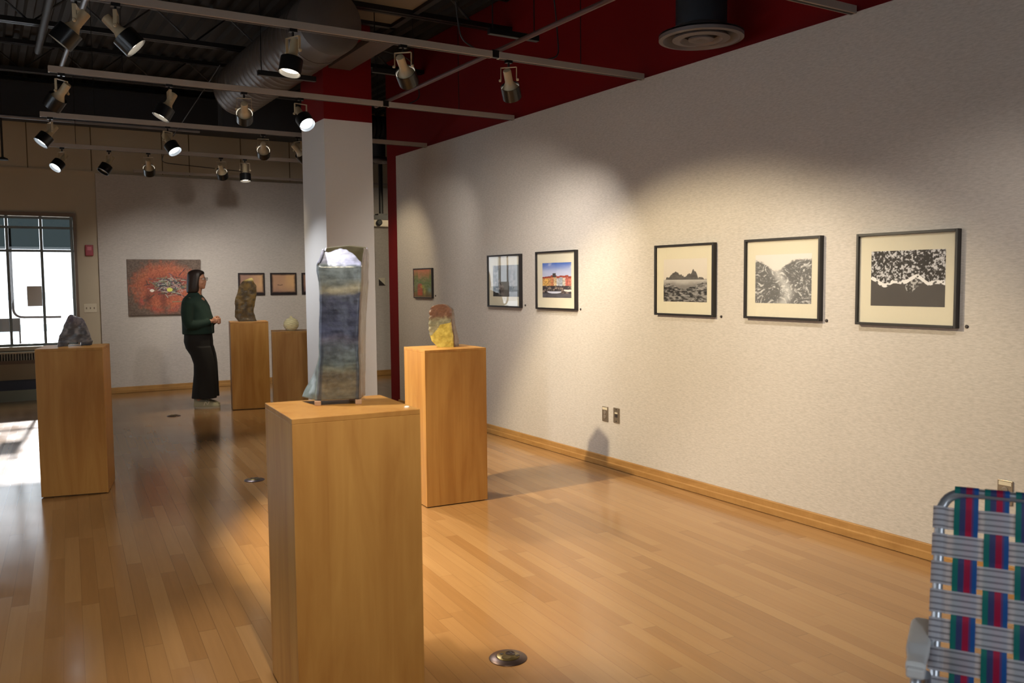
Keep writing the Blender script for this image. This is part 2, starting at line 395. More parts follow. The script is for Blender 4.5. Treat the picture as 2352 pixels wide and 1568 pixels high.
# convector under the far window
cv = empty('convector_heater', (-.62, YF-.15, 0), label='long low convector heater cabinet under the far window', cat='heater')
MB().box((-1.7, -.02, .60), (1.62, .14, .62)).build('top_shelf', M_IVORY, cv)
g = MB()
for k in range(110): g.box((-1.68+k*.03, 0, .515), (-1.68+k*.03+.018, .13, .6))
g.build('grille', mat('grille_grey', (156, 152, 140), .6, .3, bump=.3), cv)
MB().box((-1.7, -.01, .47), (1.62, .14, .515)).build('front_rail', M_CASING, cv)
MB().box((-1.7, .0, .27), (1.62, .14, .47)).build('front_panel', mat('heater_brown', (150, 134, 108), .5, .1, var=.1), cv)
MB().box((-1.7, .02, .14), (1.62, .14, .27)).build('lower_panel', mat('heater_navy', (66, 72, 88), .5, .1, var=.1), cv)
MB().box((-1.7, .0, .0), (1.62, .14, .14)).build('plinth', mat('heater_green', (150, 154, 138), .5, .1, var=.1), cv)

# ------------------------------------------------------------------ pictures
def paint(name, o3, du, dv, nx, ny, fn, parent, m=M_PRINT):
    """flat picture: grid of coloured vertices; u runs to the picture's right, v upward"""
    o3, du, dv = Vector(o3), Vector(du), Vector(dv)
    U, V = np.meshgrid(np.linspace(0, 1, nx), np.linspace(0, 1, ny)); U = U.ravel(); V = V.ravel()
    mb = MB().grid(lambda u, v: o3+du*u+dv*v, nx, ny)
    return mb.build(name, m, parent, cols=np.clip(fn(U, V), 0, 1))

def im_shore(U, V):
    n = fbm(U*44, V*31, 3, 3, .6); n2 = fbm(U*7, V*6, 9, 3)
    t = sst(.48, .66, n + (n2-.5)*.3)
    c = mixc(L(38, 36, 38), L(196, 194, 196), t)
    edge = .44 + .05*np.sin(U*9+2.4) + .035*np.sin(U*21+1) + .03*(fbm(U*14, V*0, 4)-.5)
    dark = mixc(L(66, 62, 62), L(74, 70, 69), fbm(U*3, V*3, 5))
    tri = ((U > .45+(.44-V)*.32) & (U < .72-(.44-V)*.75*(1+.5*(n-.5)))) & (V > .25)
    dark = np.where(tri[:, None], mixc(L(60, 58, 58), L(175, 172, 170), sst(.42, .62, n)), dark)
    c = np.where((V < edge)[:, None], dark, c)
    band = np.abs(V-edge-.01) < .035 + .02*(n2-.5)
    c = np.where(band[:, None], mixc(L(225, 222, 220), L(90, 88, 88), sst(.66, .7, vn(U*34, V*30, 8))), c)
    return c
def im_rocks(U, V):
    wx = fbm(U*4, V*4, 1, 3)*2.6; wy = fbm(U*4+9, V*4, 2, 3)*2.6
    r = 1-np.abs(fbm(U*11+wx*2.6, V*13+wy*2.6, 7, 5, .62)*2-1)
    r2 = fbm(U*34+wx*2, V*40, 11, 4, .6)
    t = sst(.1, .95, .95-(r-.6)*2.2 + (r2-.5)*1.3 - .3)
    c = mixc(L(44, 44, 47), L(214, 212, 208), .15+.75*t*(.55+.6*r2))
    wf = np.exp(-((U-.5-.10*np.sin(V*7))/.09)**2)*(V < .8)
    c = mixc(c, L(208, 206, 203), wf*.55)
    top = sst(.0, .05, V-(.86-.22*np.exp(-((U-.38)/.2)**2)+.08*(r2-.5)))
    return mixc(c, L(212, 205, 198), top)
def im_island(U, V):
    sky = mixc(L(196, 186, 174), L(208, 200, 190), V)
    n = fbm(U*9, V*9, 3, 4); h = .50 + .0*U
    hill = .53 + .14*np.exp(-((U-.27)/.13)**2) + .19*np.exp(-((U-.70)/.085)**2) + .07*np.exp(-((U-.5)/.2)**2) + .05*np.exp(-((U-.9)/.05)**2) + .13*(fbm(U*26, V*0, 5, 4, .65)-.5) - .02*(U < .06)
    c = sky
    mh = (V > .52) & (V < hill) & (U > .03)
    c = np.where(mh[:, None], mixc(L(52, 50, 52), L(108, 104, 102), fbm(U*12, V*20, 6)), c)
    wat = (V <= .52)
    c = np.where(wat[:, None], mixc(L(120, 116, 114), L(176, 172, 168), sst(.35, .54, V+.1*(n-.5))), c)
    rk = V < .38 + .07*np.sin(U*7+1) + .10*(fbm(U*6, U*2, 8)-.5)
    rr = fbm(U*14+V*6, V*34, 13, 5, .65)
    c = np.where(rk[:, None], mixc(L(38, 37, 39), L(150, 147, 145), sst(.38, .72, rr)), c)
    return c
def im_harbour(U, V):
    c = mixc(L(178, 184, 208), L(52, 96, 176), sst(.72, 1.0, V+.12*(fbm(U*3, V*6, 2)-.5)))
    c = mixc(c, L(196, 196, 210), sst(.55, .75, fbm(U*4, V*7, 5))*.7*(V > .6))
    cols = np.array([L(214, 160, 60), L(222, 166, 52), L(206, 150, 70), L(214, 120, 60), L(220, 190, 140), L(196, 200, 206), L(176, 190, 206), L(206, 196, 178), L(200, 70, 56), L(214, 110, 90)])
    k = np.clip((U*9.99).astype(int), 0, 9); ht = .58 + .05*_h(k, k*3+1, 7)
    house = (V < ht) & (V > .34)
    wall = (cols[k]*.62+L(150, 140, 128)*.3)*(.75+.6*(vn(U*60, V*34, 3) > .55))[:, None]
    c = np.where(house[:, None], wall, c)
    roof = (V >= ht-.035) & (V < ht+.02); c = np.where(roof[:, None], L(150, 62, 44)*(.7+.6*vn(U*40, V*10, 1))[:, None], c)
    tw = (np.abs(U-.42) < .055) & (V > .58) & (V < .70); c = np.where(tw[:, None], L(66, 62, 62), c)
    low = V <= .34
    bo = fbm(U*15, V*22, 17, 3, .7)
    c = np.where(low[:, None], mixc(L(48, 46, 52), L(150, 132, 120), sst(.45, .75, bo)), c)
    hull = (((U-.42)/.24)**2 + ((V-.17)/.05)**2 < 1) & (V < .18); c = np.where(hull[:, None], L(196, 200, 214), c)
    hull2 = (((U-.9)/.16)**2 + ((V-.22)/.045)**2 < 1) & (V < .23); c = np.where(hull2[:, None], L(222, 214, 206), c)
    return np.where((V < .12)[:, None], mixc(L(50, 50, 58), L(92, 90, 98), fbm(U*6, V*30, 4)), c)
def im_cliff(U, V):
    n = fbm(U*12, V*12, 3, 4, .6)
    cl = sst(.02, -.02, U-(.22+.14*(1-V)+.10*np.sin(V*7)+.18*(n-.5)))
    rock = mixc(L(30, 28, 30), L(150, 142, 138), sst(.4, .72, n))
    c = mixc(L(120, 122, 120), rock, cl)
    c2 = sst(.06, .0, np.abs(U-.72)-.10) * (V > .0); c = mixc(c, rock*.9, c2*.8)
    return np.where((V < .22)[:, None], mixc(c, L(62, 58, 58), np.full_like(U, .6)), c)
def im_garden(U, V):
    n = fbm(U*6, V*7, 4, 4, .6)
    c = mixc(L(92, 124, 62), L(206, 132, 108), sst(.5, 1.0, V+.35*(n-.5)-.18*(np.abs(U-.55) > .32)))
    c = mixc(c, L(70, 70, 50), sst(.35, .0, V)*.8)
    ch = ((np.abs(U-.34) < .15) & (V < .42) & (V > .05)); c = np.where(ch[:, None], mixc(L(150, 44, 24), L(190, 70, 34), n), c)
    hd = ((U-.34)/.13)**2+((V-.42)/.07)**2 < 1; c = np.where(hd[:, None], L(176, 66, 34), c)
    c = mixc(c, L(110, 160, 160), np.exp(-((U-.88)/.09)**2-((V-.25)/.1)**2))
    c = mixc(c, L(186, 180, 60), np.exp(-((U-.6)/.06)**2-((V-.2)/.12)**2)*.8)
    return mixc(c, L(120, 108, 84), np.full_like(U, .3))
def im_nest(U, V):
    n = fbm(U*20, V*15, 3, 4, .7); n2 = fbm(U*6, V*5, 7, 3); n3 = vn(U*70, V*55, 9)
    r = np.sqrt(((U-.5)/.52)**2+((V-.5)/.50)**2)
    c = mixc(L(178, 98, 68), L(100, 84, 72), sst(.55, 1.05, r+.7*(n-.5)))
    inn = sst(1.05, .7, r); c = mixc(c, L(196, 66, 60), sst(.5, .7, n2)*.6*(V < .5)*inn); c = mixc(c, L(190, 104, 58), sst(.5, .75, n)*.6*(V > .5)*inn)
    c = mixc(c, L(70, 38, 52), np.exp(-((U-.5)/.22)**2-((V-.52)/.2)**2)*.9)
    c = mixc(c, L(90, 44, 62), np.exp(-((U-.86)/.15)**2-((V-.62)/.08)**2)*.8)
    c = mixc(c, L(60, 34, 36), np.exp(-((U-.27)/.05)**2-((V-.3)/.13)**2)*.7 + np.exp(-((U-.47)/.05)**2-((V-.25)/.16)**2)*.6)
    c = c*(.5+.6*n3+.4*n)[:, None]
    for k in range(150):
        a0 = random.gauss(.55, .11); b0 = random.gauss(.52, .095); an = random.gauss(-.15, .75) if k % 3 else random.gauss(0, .25); ln = random.uniform(.02, .07)*(1.7 if a0 > .6 else 1)
        du, dv = U-a0, (V-b0)*.78
        t = du*math.cos(an)+dv*math.sin(an); p = -du*math.sin(an)+dv*math.cos(an)
        mk = (np.abs(t) < ln) & (np.abs(p) < .0045)
        c = np.where(mk[:, None], L(*random.choice([(166, 166, 150), (120, 126, 96), (84, 80, 96), (170, 130, 120), (60, 62, 54), (60, 48, 60)])), c)
    c = np.where((((U-.32)/.03)**2+((V-.44)/.025)**2 < 1)[:, None], L(226, 216, 200), c)
    c = np.where((((U-.56)/.04)**2+((V-.45)/.035)**2 < 1)[:, None], L(206, 206, 96), c)
    return c
def im_sepia(seed, dim):
    def f(U, V):
        n = fbm(U*4, V*3, seed, 3)
        c = mixc(L(182, 142, 112), L(206, 164, 118), sst(.3, .9, U+.4*(n-.5)))
        c = mixc(c, L(120, 92, 92), sst(.55, .0, V+.3*(n-.5))*.6 + dim*sst(.9, .2, U))
        rr = np.maximum(np.abs(U-.5)/.47, np.abs(V-.52)/.43)+.06*(fbm(U*9, V*9, seed+4)-.5)
        c = mixc(c, L(34, 26, 28), sst(.78, 1.0, rr))
        s1 = np.abs(V-(.44+.35*(U-.36)*np.sign(U-.36)*(.6))) < .012
        c = np.where((s1 & (U > .26) & (U < .46))[:, None], L(70, 50, 48), c)
        return c
    return f

def framed(name, y0, y1, z0, z1, img, fn, label, nx=120, ny=100, fw=.014, dep=.034, matb=True, group='framed pictures on the right wall'):
    """a framed work on the right wall; front faces -X; y1 > y0, picture's left edge is y1"""
    cy, cz = (y0+y1)/2, (z0+z1)/2; hw, hh = (y1-y0)/2, (z1-z0)/2
    t = empty(name, (XW, cy, z0), label=label, cat='picture', group=group)
    f = MB(); o = Vector((0, 0, hh))
    f.box((-dep, -hw, 0), (-.001, -hw+fw, 2*hh)).box((-dep, hw-fw, 0), (-.001, hw, 2*hh))
    f.box((-dep, -hw+fw, 0), (-.001, hw-fw, fw)).box((-dep, -hw+fw, 2*hh-fw), (-.001, hw-fw, 2*hh))
    f.build('frame', M_FRAME, t, bevel=.0015)
    MB().box((-.018, -hw+fw, fw), (-.012, hw-fw, 2*hh-fw)).build('mat_board' if matb else 'backing', M_MATB, t)
    iy0, iy1, iz0, iz1 = img
    paint('print', (-.0186, iy1-cy, iz0-z0), (0, iy0-iy1, 0), (0, 0, iz1-iz0), nx, ny, fn, t)
    MB().box((-.0275, -hw+fw, fw), (-.0255, hw-fw, 2*hh-fw)).build('glazing', M_GLASS, t)
    return t
framed('framed_print', 2.489, 3.065, 1.197, 1.687, (2.557, 2.979, 1.301, 1.590), im_shore, 'black framed black and white print with white jagged line over dark water', 200, 150)
framed('framed_print', 3.303, 3.880, 1.205, 1.693, (3.371, 3.797, 1.302, 1.595), im_rocks, 'black framed black and white print of rocks and a stream in a ravine', 170, 140)
framed('framed_print', 4.147, 4.728, 1.202, 1.690, (4.217, 4.643, 1.298, 1.590), im_island, 'black framed black and white print of a craggy island beyond a rocky shore', 130, 120)
framed('framed_print', 5.688, 6.277, 1.209, 1.697, (5.761, 6.185, 1.308, 1.599), im_harbour, 'black framed colour print of harbour houses and boats under blue sky', 110, 120)
framed('framed_print', 6.532, 7.111, 1.211, 1.691, (6.561, 7.025, 1.309, 1.595), im_cliff, 'black framed black and white print of a cliff with window light reflected in its glass', 80, 90)
framed('framed_print', 8.311, 8.775, 1.274, 1.597, (8.325, 8.763, 1.288, 1.583), im_garden, 'small black framed abstract picture in pink, green and red, above the yellow sculpture', 60, 90, fw=.012, dep=.025, matb=False)
for (yy, zz), nm in zip([(6.489, 1.235), (5.657, 1.219), (4.102, 1.207), (3.276, 1.209), (2.451, 1.208), (8.27, 1.302)],
                        ['cliff', 'harbour', 'island', 'ravine', 'white shoreline', 'pink and green abstract']):
    o = MB().lathe([(.009, 0), (.009, .004), (.006, .007)], axisM((0, 0, 0), (-1, 0, 0)), 14).build('picture_number_tag', M_LABEL, loc=(XW, yy, zz))
    tag(o, 'tiny dark round tag on the wall beside the %s picture' % nm, 'tag', 'number tags beside the pictures')

# far wall works
t = empty('canvas_picture', (2.122, YF-.05, 1.038), label='large unframed red and orange canvas of a twig bundle behind the person', cat='picture')
MB().box((-.47, -.04, 0), (.47, -.001, .747)).build('canvas_block', mat('canvas_edge', (112, 92, 78), .8, var=.1), t)
paint('print', (-.47, -.0405, .0), (.94, 0, 0), (0, 0, .747), 190, 150, im_nest, t)
for (a, b), seed, dim, nm in (((3.104, 3.477), 5, .5, 'partly hidden behind the brown sculpture'), ((3.561, 3.944), 21, 0, 'above the cream ribbed pot'), ((4.024, 4.40), 33, .4, 'cut off by the white column')):
    t = empty('unframed_print', ((a+b)/2, YF-.05, 1.28), label='small sepia print with a black border, '+nm, cat='picture', group='sepia prints on the far wall')
    MB().box((-(b-a)/2, -.02, 0), ((b-a)/2, 0, .32)).build('backing', M_FRAME, t)
    paint('print', (-(b-a)/2, -.0205, 0), (b-a, 0, 0), (0, 0, .32), 80, 66, im_sepia(seed, dim), t)
t = empty('small_card', (5.295, YF-.05, 1.40), label='small square card half cream half black seen past the white column', cat='card')
MB().box((-.052, -.006, 0), (.052, 0, .12)).build('card', M_MATB, t)
MB().add([(-.052, -.0085, 0), (.06, -.0085, 0), (-.052, -.0085, .1), (-.052, -.006, 0), (.06, -.006, 0), (-.052, -.006, .1)], [(0, 1, 2), (5, 4, 3), (0, 3, 4, 1), (1, 4, 5, 2), (2, 5, 3, 0)]).build('black_triangle', M_LABEL, t)

# ------------------------------------------------------------------ wall devices
def outlet(y, z, label, kind):
    t = empty('wall_outlet', (XW, y, z), label=label, cat='outlet')
    MB().box((-.007, -.036, -.058), (0, .036, .058)).build('cover_plate', M_STEEL, t, bevel=.002)
    if kind == 'socket':
        MB().box((-.0085, -.03, .034), (-.007, .03, .052)).build('label_strip', M_IVORY, t)
        for zz in (.012, -.022): MB().lathe([(.0155, 0), (.0155, .003), (.012, .004)], axisM((-.007, 0, zz), (-1, 0, 0)), 18).build('socket', mat('socket_grey', (120, 108, 96), .5), t)
    else:
        MB().box((-.0085, -.016, .012), (-.007, .016, .024)).build('label_strip', M_IVORY, t)
        MB().box((-.0095, -.014, -.014), (-.007, .014, .010)).build('jack', M_LABEL, t)
        for zz in (.045, -.045): MB().lathe([(.005, 0), (.004, .002)], axisM((-.007, 0, zz), (-1, 0, 0)), 10).build('screw', M_DARK, t)
    return t
outlet(5.334, .412, 'steel power outlet plate low on the wall, left of the pair', 'socket')
outlet(5.193, .418, 'steel data jack plate low on the wall, right of the pair', 'jack')
outlet(2.24, .43, 'steel outlet plate on the wall just above the lawn chair', 'socket')
t = empty('fire_alarm', (1.213, YF, 1.90), label='small red fire alarm box on the wall right of the window', cat='alarm')
MB().box((-.047, -.05, -.07), (.047, 0, .07)).build('housing', M_ALARM, t, bevel=.006)
MB().box((-.025, -.055, .0), (.025, -.05, .045)).build('strobe', mat('strobe_lens', (196, 90, 100), .3), t)
t = empty('switch_plate', (1.20, YF, 1.146), label='ivory plate with three light switches beside the fabric wall', cat='switch')
MB().box((-.075, -.008, -.057), (.075, 0, .057)).build('cover_plate', M_IVORY, t, bevel=.002)
for k in (-1, 0, 1): MB().box((k*.046-.006, -.016, -.012), (k*.046+.006, -.008, .012)).build('switch_toggle', M_CASING, t)

# ------------------------------------------------------------------ pedestals
def pedestal(cx, cy, w, dp, h, rz, label):
    t = empty('pedestal', (cx, cy, 0), rz, label=label, cat='pedestal', group='maple pedestals')
    x, y, k, z0 = w/2, dp/2, .018, .006
    MB().box((-x+k, -y+k, 0), (x-k, y-k, z0+.004)).build('plinth', M_DARK, t)
    MB().box((-x, -y, z0), (x, -y+k, h-k)).build('front_panel', M_VEN, t, bevel=.0015)
    MB().box((-x, y-k, z0), (x, y, h-k)).build('back_panel', M_VEN, t, bevel=.0015)
    MB().box((-x, -y+k, z0), (-x+k, y-k, h-k)).build('side_panel', M_VEN, t, bevel=.0015)
    MB().box((x-k, -y+k, z0), (x, y-k, h-k)).build('side_panel', M_VEN, t, bevel=.0015)
    MB().box((-x, -y, h-k), (x, y, h)).build('top_panel', M_VEN, t, bevel=.0015)
    return t
def ped_from(fl, fr, dp, h, label):
    """front-left and front-right corners on the floor and the depth"""
    a, b = Vector(fl), Vector(fr); v = (b-a); w = v.length; v.normalize(); n = Vector((-v.y, v.x))
    c = (a+b)/2 + n*dp/2
    return pedestal(c.x, c.y, w, dp, h, math.atan2(v.y, v.x), label)
ped_from((.826, 2.712), (1.262, 2.678), .43, 1.016, 'nearest and largest-looking maple pedestal under the tall blue vessel')
ped_from((2.376, 4.962), (2.806, 4.93), .38, 1.016, 'maple pedestal under the red and yellow sculpture before the long wall')
ped_from((.282, 6.652), (.690, 6.56), .41, 1.02, 'maple pedestal at the left carrying the grey arched sculpture')
ped_from((2.395, 10.10), (2.808, 10.02), .40, 1.01, 'maple pedestal in front of the person under the brown rock-like sculpture')
ped_from((2.375, 8.36), (2.725, 8.27), .36, .98, 'maple pedestal beside the white column under the cream pot')

# ------------------------------------------------------------------ ceramics
RZ = math.radians(-31.4)
def quad_loft(rows, n=18, nz=90, disp=.004, seed=1, cap=True, jag=None):
    """rows: (z, (FL),(FR),(BR),(BL)) with xy pairs; returns MB and arrays (x,y,z,side)"""
    rows = sorted(rows, key=lambda r: r[0]); zs = np.array([r[0] for r in rows])
    zz = np.linspace(zs[0], zs[-1], nz); C = []
    for k in range(4):
        C.append([np.interp(zz, zs, [r[1+k][q] for r in rows]) for q in (0, 1)])
    rings = []; info = []
    for i, z in enumerate(zz):
        P = [np.array([C[k][0][i], C[k][1][i]]) for k in range(4)]; cen = sum(P)/4; ring = []
        for k in range(4):
            a, b = P[k], P[(k+1) % 4]
            for j in range(n):
                t = j/n; p = a*(1-t)+b*t
                e = min(t, 1-t)*n           # soften the corners
                p = p + (cen-p)*(.05*max(0, 1-e/2.0))
                d = p-cen; dl = np.linalg.norm(d)+1e-6
                ang = math.atan2(d[1], d[0])
                nn = float(fbm((p[0]+p[1])*26+seed*3+k*5, z*24, seed, 4))-.5
                p = p + d/dl*nn*disp*2
                if jag: p = p + d/dl*jag(k, t, z)
                ring.append(Vector((p[0], p[1], z))); info.append((p[0], p[1], z, k, t))
        rings.append(ring)
    mb = MB().ring(rings, True, cap)
    return mb, np.array(info)

# tall blue slab vessel
PX = .001548
def X1(px): return (px-781)*PX
rows = []
for yp, fl, fr_, br, bl in ((927, 726, 826, 838, 690), (912, 726, 827, 838, 697), (880, 728, 828, 839, 716), (848, 730, 828, 840, 729), (824, 734, 827, 841, 736), (789, 734, 827, 842, 740), (762, 735, 828, 843, 742), (727, 737, 830, 845, 744),
                            (690, 738, 833, 848, 744), (655, 737, 836, 851, 744), (628, 732, 837, 852, 742), (612, 734, 838, 852, 743), (590, 742, 840, 852, 747), (569, 747, 843, 852, 750)):
    z = (930-yp)*.00153+.014
    rows.append((z, (X1(fl), 0), (X1(fr_), .006), (X1(br)+.003, .13), (X1(bl)-.003, .13)))
mb, info = quad_loft(rows, 30, 130, .0028, 3, cap=False)
zl = (930-612)*.00153+.014; zt = (930-569)*.00153+.014
vs = []
for i, (v, inf) in enumerate(zip(mb.v, info)):
    x, y, z, k, t = inf; x, y, z = v
    if k == 0:      # front: the upper lip leans back and ends in a ragged arc
        arcz = zl + (zt-zl)*(.84 - 1.0*max(0, (t-.42)/.58)**2.0 - .25*max(0, (.40-t)/.40)) + .006*(float(vn(t*14, 3, 5))-.5)
        if z > zl-.01:
            q = (z-(zl-.01))/(zt-zl+.01); z = zl-.01 + q*(arcz-zl+.01); y += q*.075
    else:
        top = zt - (.012 if k == 1 else 0) + (.004 - .018*abs(t-.45) if k == 2 else 0) - (.014 if k == 3 else 0)
        if z > zl: z = zl + (z-zl)/(zt-zl)*(top-zl)
    vs.append((x, y, z))
mb.v = vs
# tear between front lip and side walls: drop the joining faces above the lip line
N4 = 120
mb.f = [f for f in mb.f if not (((f[0] % N4) in (29, 119, 28)) and mb.v[f[0]][2] > zl+.004)]
A = np.array(vs); yv = 930-(A[:, 2]-.014)/.00153; kk = info[:, 3]; tt = info[:, 4]; ax = A[:, 0]
n1 = .5*fbm(ax*42+kk*7, yv*.075, 3, 5, .65)+.5*fbm(ax*16+kk*3, yv*.16, 31, 4, .6); n2 = fbm(ax*20+kk*5, yv*.05, 8, 4)
yy = yv + (n2-.5)*26
stops = [(565, (178, 182, 206)), (608, (150, 156, 190)), (618, (98, 108, 118)), (640, (92, 102, 112)), (655, (94, 98, 98)), (672, (122, 118, 106)), (682, (66, 70, 88)), (700, (56, 60, 82)), (770, (52, 57, 82)), (785, (76, 76, 96)), (805, (64, 70, 82)), (840, (82, 92, 98)), (856, (100, 104, 98)), (868, (92, 84, 72)), (900, (96, 90, 78)), (930, (86, 84, 76))]  # pale top stops put the cool glare on the lip into the colour
sx = [s[0] for s in stops]; lc = np.array([L(*s[1]) for s in stops])
col = np.stack([np.interp(yy, sx, lc[:, i]) for i in range(3)], 1)
col = col*np.clip(-.25+2.7*n1, .2, 2.2)[:, None]
edge = ((tt < .12) | (tt > .88)) & (kk == 0) & (yv > 800); col = np.where(edge[:, None], mixc(col, L(44, 52, 70), np.full(len(tt), .6)), col)
side = (kk == 1); col = np.where(side[:, None], mixc(col, L(134, 118, 108), np.full(len(tt), .75)), col)
side = (kk == 3) & (yv > 780); col = np.where(side[:, None], mixc(L(70, 84, 82), L(132, 146, 144), n1), col)
t1 = empty('slab_vessel', (1.072, 2.932, 1.016), math.radians(-20.1), label='tall blue and grey glazed slab vessel on the nearest pedestal', cat='sculpture')
b = mb.build('vessel_body', M_CERAM, t1, smooth=True, cols=np.clip(col, 0, 1), angle=60)
so = b.modifiers.new('wall', 'SOLIDIFY'); so.thickness = .007; so.offset = -1; b.data.materials.append(mat('dark_olive_interior', (62, 56, 34), .6, var=.2, bscale=40)); so.material_offset = 1
for a0 in (728, 820): MB().box((X1(a0)-.010, -.004, 0), (X1(a0)+.013, .02, .017)).build('clay_foot', M_FOOT, t1, bevel=.002)
MB().box((.03, .09, 0), (.055, .12, .016)).build('clay_foot', M_FOOT, t1, bevel=.002)
tag(MB().lathe([(.009, 0), (.009, .004), (.006, .0055)], None, 14).build('pedestal_number_tag', M_WPLAS, loc=(1.238, 2.735, 1.016)), 'tiny pale round tag on the front right corner of the nearest pedestal', 'tag')

# red, grey and yellow standing form
q = .002936/13.07
def X2(px): return (px-690)*q
rows = []
for yp, l, r, br in ((1395, 500, 1000, 1112), (1330, 430, 1000, 1113), (1210, 310, 1000, 1113), (1060, 262, 1000, 1078), (880, 222, 962, 1040), (760, 228, 944, 1015), (640, 226, 934, 998), (530, 240, 936, 985), (450, 262, 940, 978),
                     (390, 246, 943, 972), (300, 250, 942, 962), (250, 280, 900, 925), (200, 330, 845, 870), (160, 400, 770, 800), (125, 520, 680, 700)):
    z = (1395-yp)*q; bk = .11 if yp > 250 else .11*(yp-100)/150
    rows.append((z, (X2(l), 0), (X2(r), .0), (X2(br)+.008, bk), (X2(l)+.03, bk)))
mb, info = quad_loft(rows, 20, 100, .003, 8, True, jag=lambda k, t, z: .0022*math.sin(z*170)*(1 if (k == 3 or (k == 0 and t < .12)) and z > .07 else 0))
A = np.array(mb.v); yv = 1395-A[:, 2]/q; xv = A[:, 0]/q+690; kk = info[:, 3]; n1 = fbm(xv*.012+kk*4, yv*.012, 4, 4, .6)
col = mixc(L(94, 64, 50), L(116, 112, 92), sst(430, 640, yv+(n1-.5)*170)); col = mixc(col, L(132, 124, 100), sst(620, 900, yv)*.6)
lim = np.interp(xv, [200, 330, 480, 580, 720, 930, 1100], [1090, 1030, 880, 730, 705, 650, 660])
yel = (yv > lim+(n1-.5)*40) & (kk == 0); col = np.where(yel[:, None], mixc(L(160, 138, 52), L(180, 162, 86), n1), col)
col = np.where((kk == 1)[:, None], mixc(L(112, 84, 70), L(130, 104, 88), n1), col)*(.55+.7*n1)[:, None]
t2 = empty('standing_form', (2.60, 5.13, 1.016), math.radians(-26.7), label='brown, grey and yellow standing ceramic form with a ragged left edge', cat='sculpture')
mb.build('ceramic_body', M_CERAM2, t2, smooth=True, cols=np.clip(col, 0, 1))

# brown rock-like form
q = .0051/6.535
def X3(px): return (px-310)*q
rows = []
for yp, l, r in ((1285, 195, 462), (1220, 142, 440), (1150, 145, 422), (1080, 152, 430), (980, 150, 450), (920, 165, 465), (850, 190, 472), (760, 212, 468), (690, 262, 430), (660, 330, 425), (640, 370, 405)):
    z = (1285-yp)*q; dpt = .13 if yp > 760 else .13*(yp-600)/160
    rows.append((z, (X3(l), 0), (X3(r), .02), (X3(r)-.02, dpt+.02), (X3(l)+.03, dpt)))
mb, info = quad_loft(rows, 14, 70, .009, 12)
A = np.array(mb.v); n1 = fbm(A[:, 0]*30+info[:, 3]*3, A[:, 2]*24, 6, 4, .6)
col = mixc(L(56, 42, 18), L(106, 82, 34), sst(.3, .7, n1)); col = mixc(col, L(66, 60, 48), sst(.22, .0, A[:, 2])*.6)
col = mixc(col, L(210, 190, 120), sst(.46, .49, A[:, 2]))  # bright glint on the tip, painted into the vertex colour
t3 = empty('rock_form', (2.60, 10.18, 1.01), math.radians(-14.4), label='tall brown rock-like ceramic form beside the person', cat='sculpture')
mb.build('ceramic_body', M_CERAM2, t3, smooth=True, cols=np.clip(col, 0, 1))

# grey arched form on two feet
q = .00307/17.4
def X5(px): return (px-930)*q
rows = []
for yp, l, r in ((1290, 372, 1602), (1200, 380, 1602), (1000, 440, 1582), (900, 500, 1550), (750, 560, 1490), (600, 620, 1430), (430, 705, 1375), (330, 745, 1290), (280, 765, 1180), (220, 800, 1040), (178, 850, 940)):
    z = (1440-yp)*q; dpt = .12 if yp > 430 else .12*(yp-60)/370
    rows.append((z, (X5(l), .0), (X5(r), .03), (X5(r)-.015, .03+dpt), (X5(l)+.01, dpt)))
mb, info = quad_loft(rows, 16, 60, .006, 15)
inf = [info]
for l, r, y0, y1 in ((372, 735, 0, .05), (1195, 1605, .07, .14)):
    m2, i2 = quad_loft([((1450-1450)*q, (X5(l), y0), (X5(r), y0+.01), (X5(r), y1), (X5(l), y1)), ((1440-1270)*q, (X5(l), y0), (X5(r)+.008, y0+.01), (X5(r)+.008, y1), (X5(l), y1))], 10, 8, .003, 3)
    mb.add(m2.v, m2.f); inf.append(i2)
A = np.array(mb.v); n1 = fbm(A[:, 0]*40, A[:, 2]*30, 6, 4, .6)
col = mixc(L(76, 78, 84), L(136, 134, 134), sst(.35, .7, n1)); col = mixc(col, L(70, 66, 92), sst(.12, .2, A[:, 2])*.5)
t5 = empty('arched_form', (.53, 6.80, 1.02), math.radians(-4.5), label='dark grey arched ceramic form standing in front of the bright window', cat='sculpture')
mb.build('ceramic_body', M_CERAM, t5, smooth=True, cols=np.clip(col, 0, 1))

# cream ribbed pot
t4 = empty('ribbed_pot', (2.60, 8.47, .98), label='small round cream pot with wavy ribs and a pointed lid', cat='pot')
def pot(z0, z1, nz, n=72):
    R = []
    for i in range(nz):
        z = z0+(z1-z0)*i/(nz-1); u = (z-.062)/.066
        r = .073*math.sqrt(max(0, 1-u*u)) if z > .0 else .03
        if z > .105: r = max(r, .018*(.150-z)/.028+.002)
        ring = []
        for k in range(n):
            a = 2*PI*k/n; w = math.sin(z*430+1.6*math.sin(a*3+z*30)+1.2*math.sin(a*5))
            rr = max(.001, r + .004*w*min(1, r/.03)); ring.append(Vector((rr*math.cos(a), rr*math.sin(a), z)))
        R.append(ring)
    return MB().ring(R)
M_POT = mat('cream_glaze', (236, 230, 190), .4, coat=.3, var=.12, bscale=40)
pot(.0, .112, 70).build('pot_body', M_POT, t4, smooth=True, angle=80)
pot(.112, .149, 26).build('pointed_lid', M_POT, t4, smooth=True, angle=80)

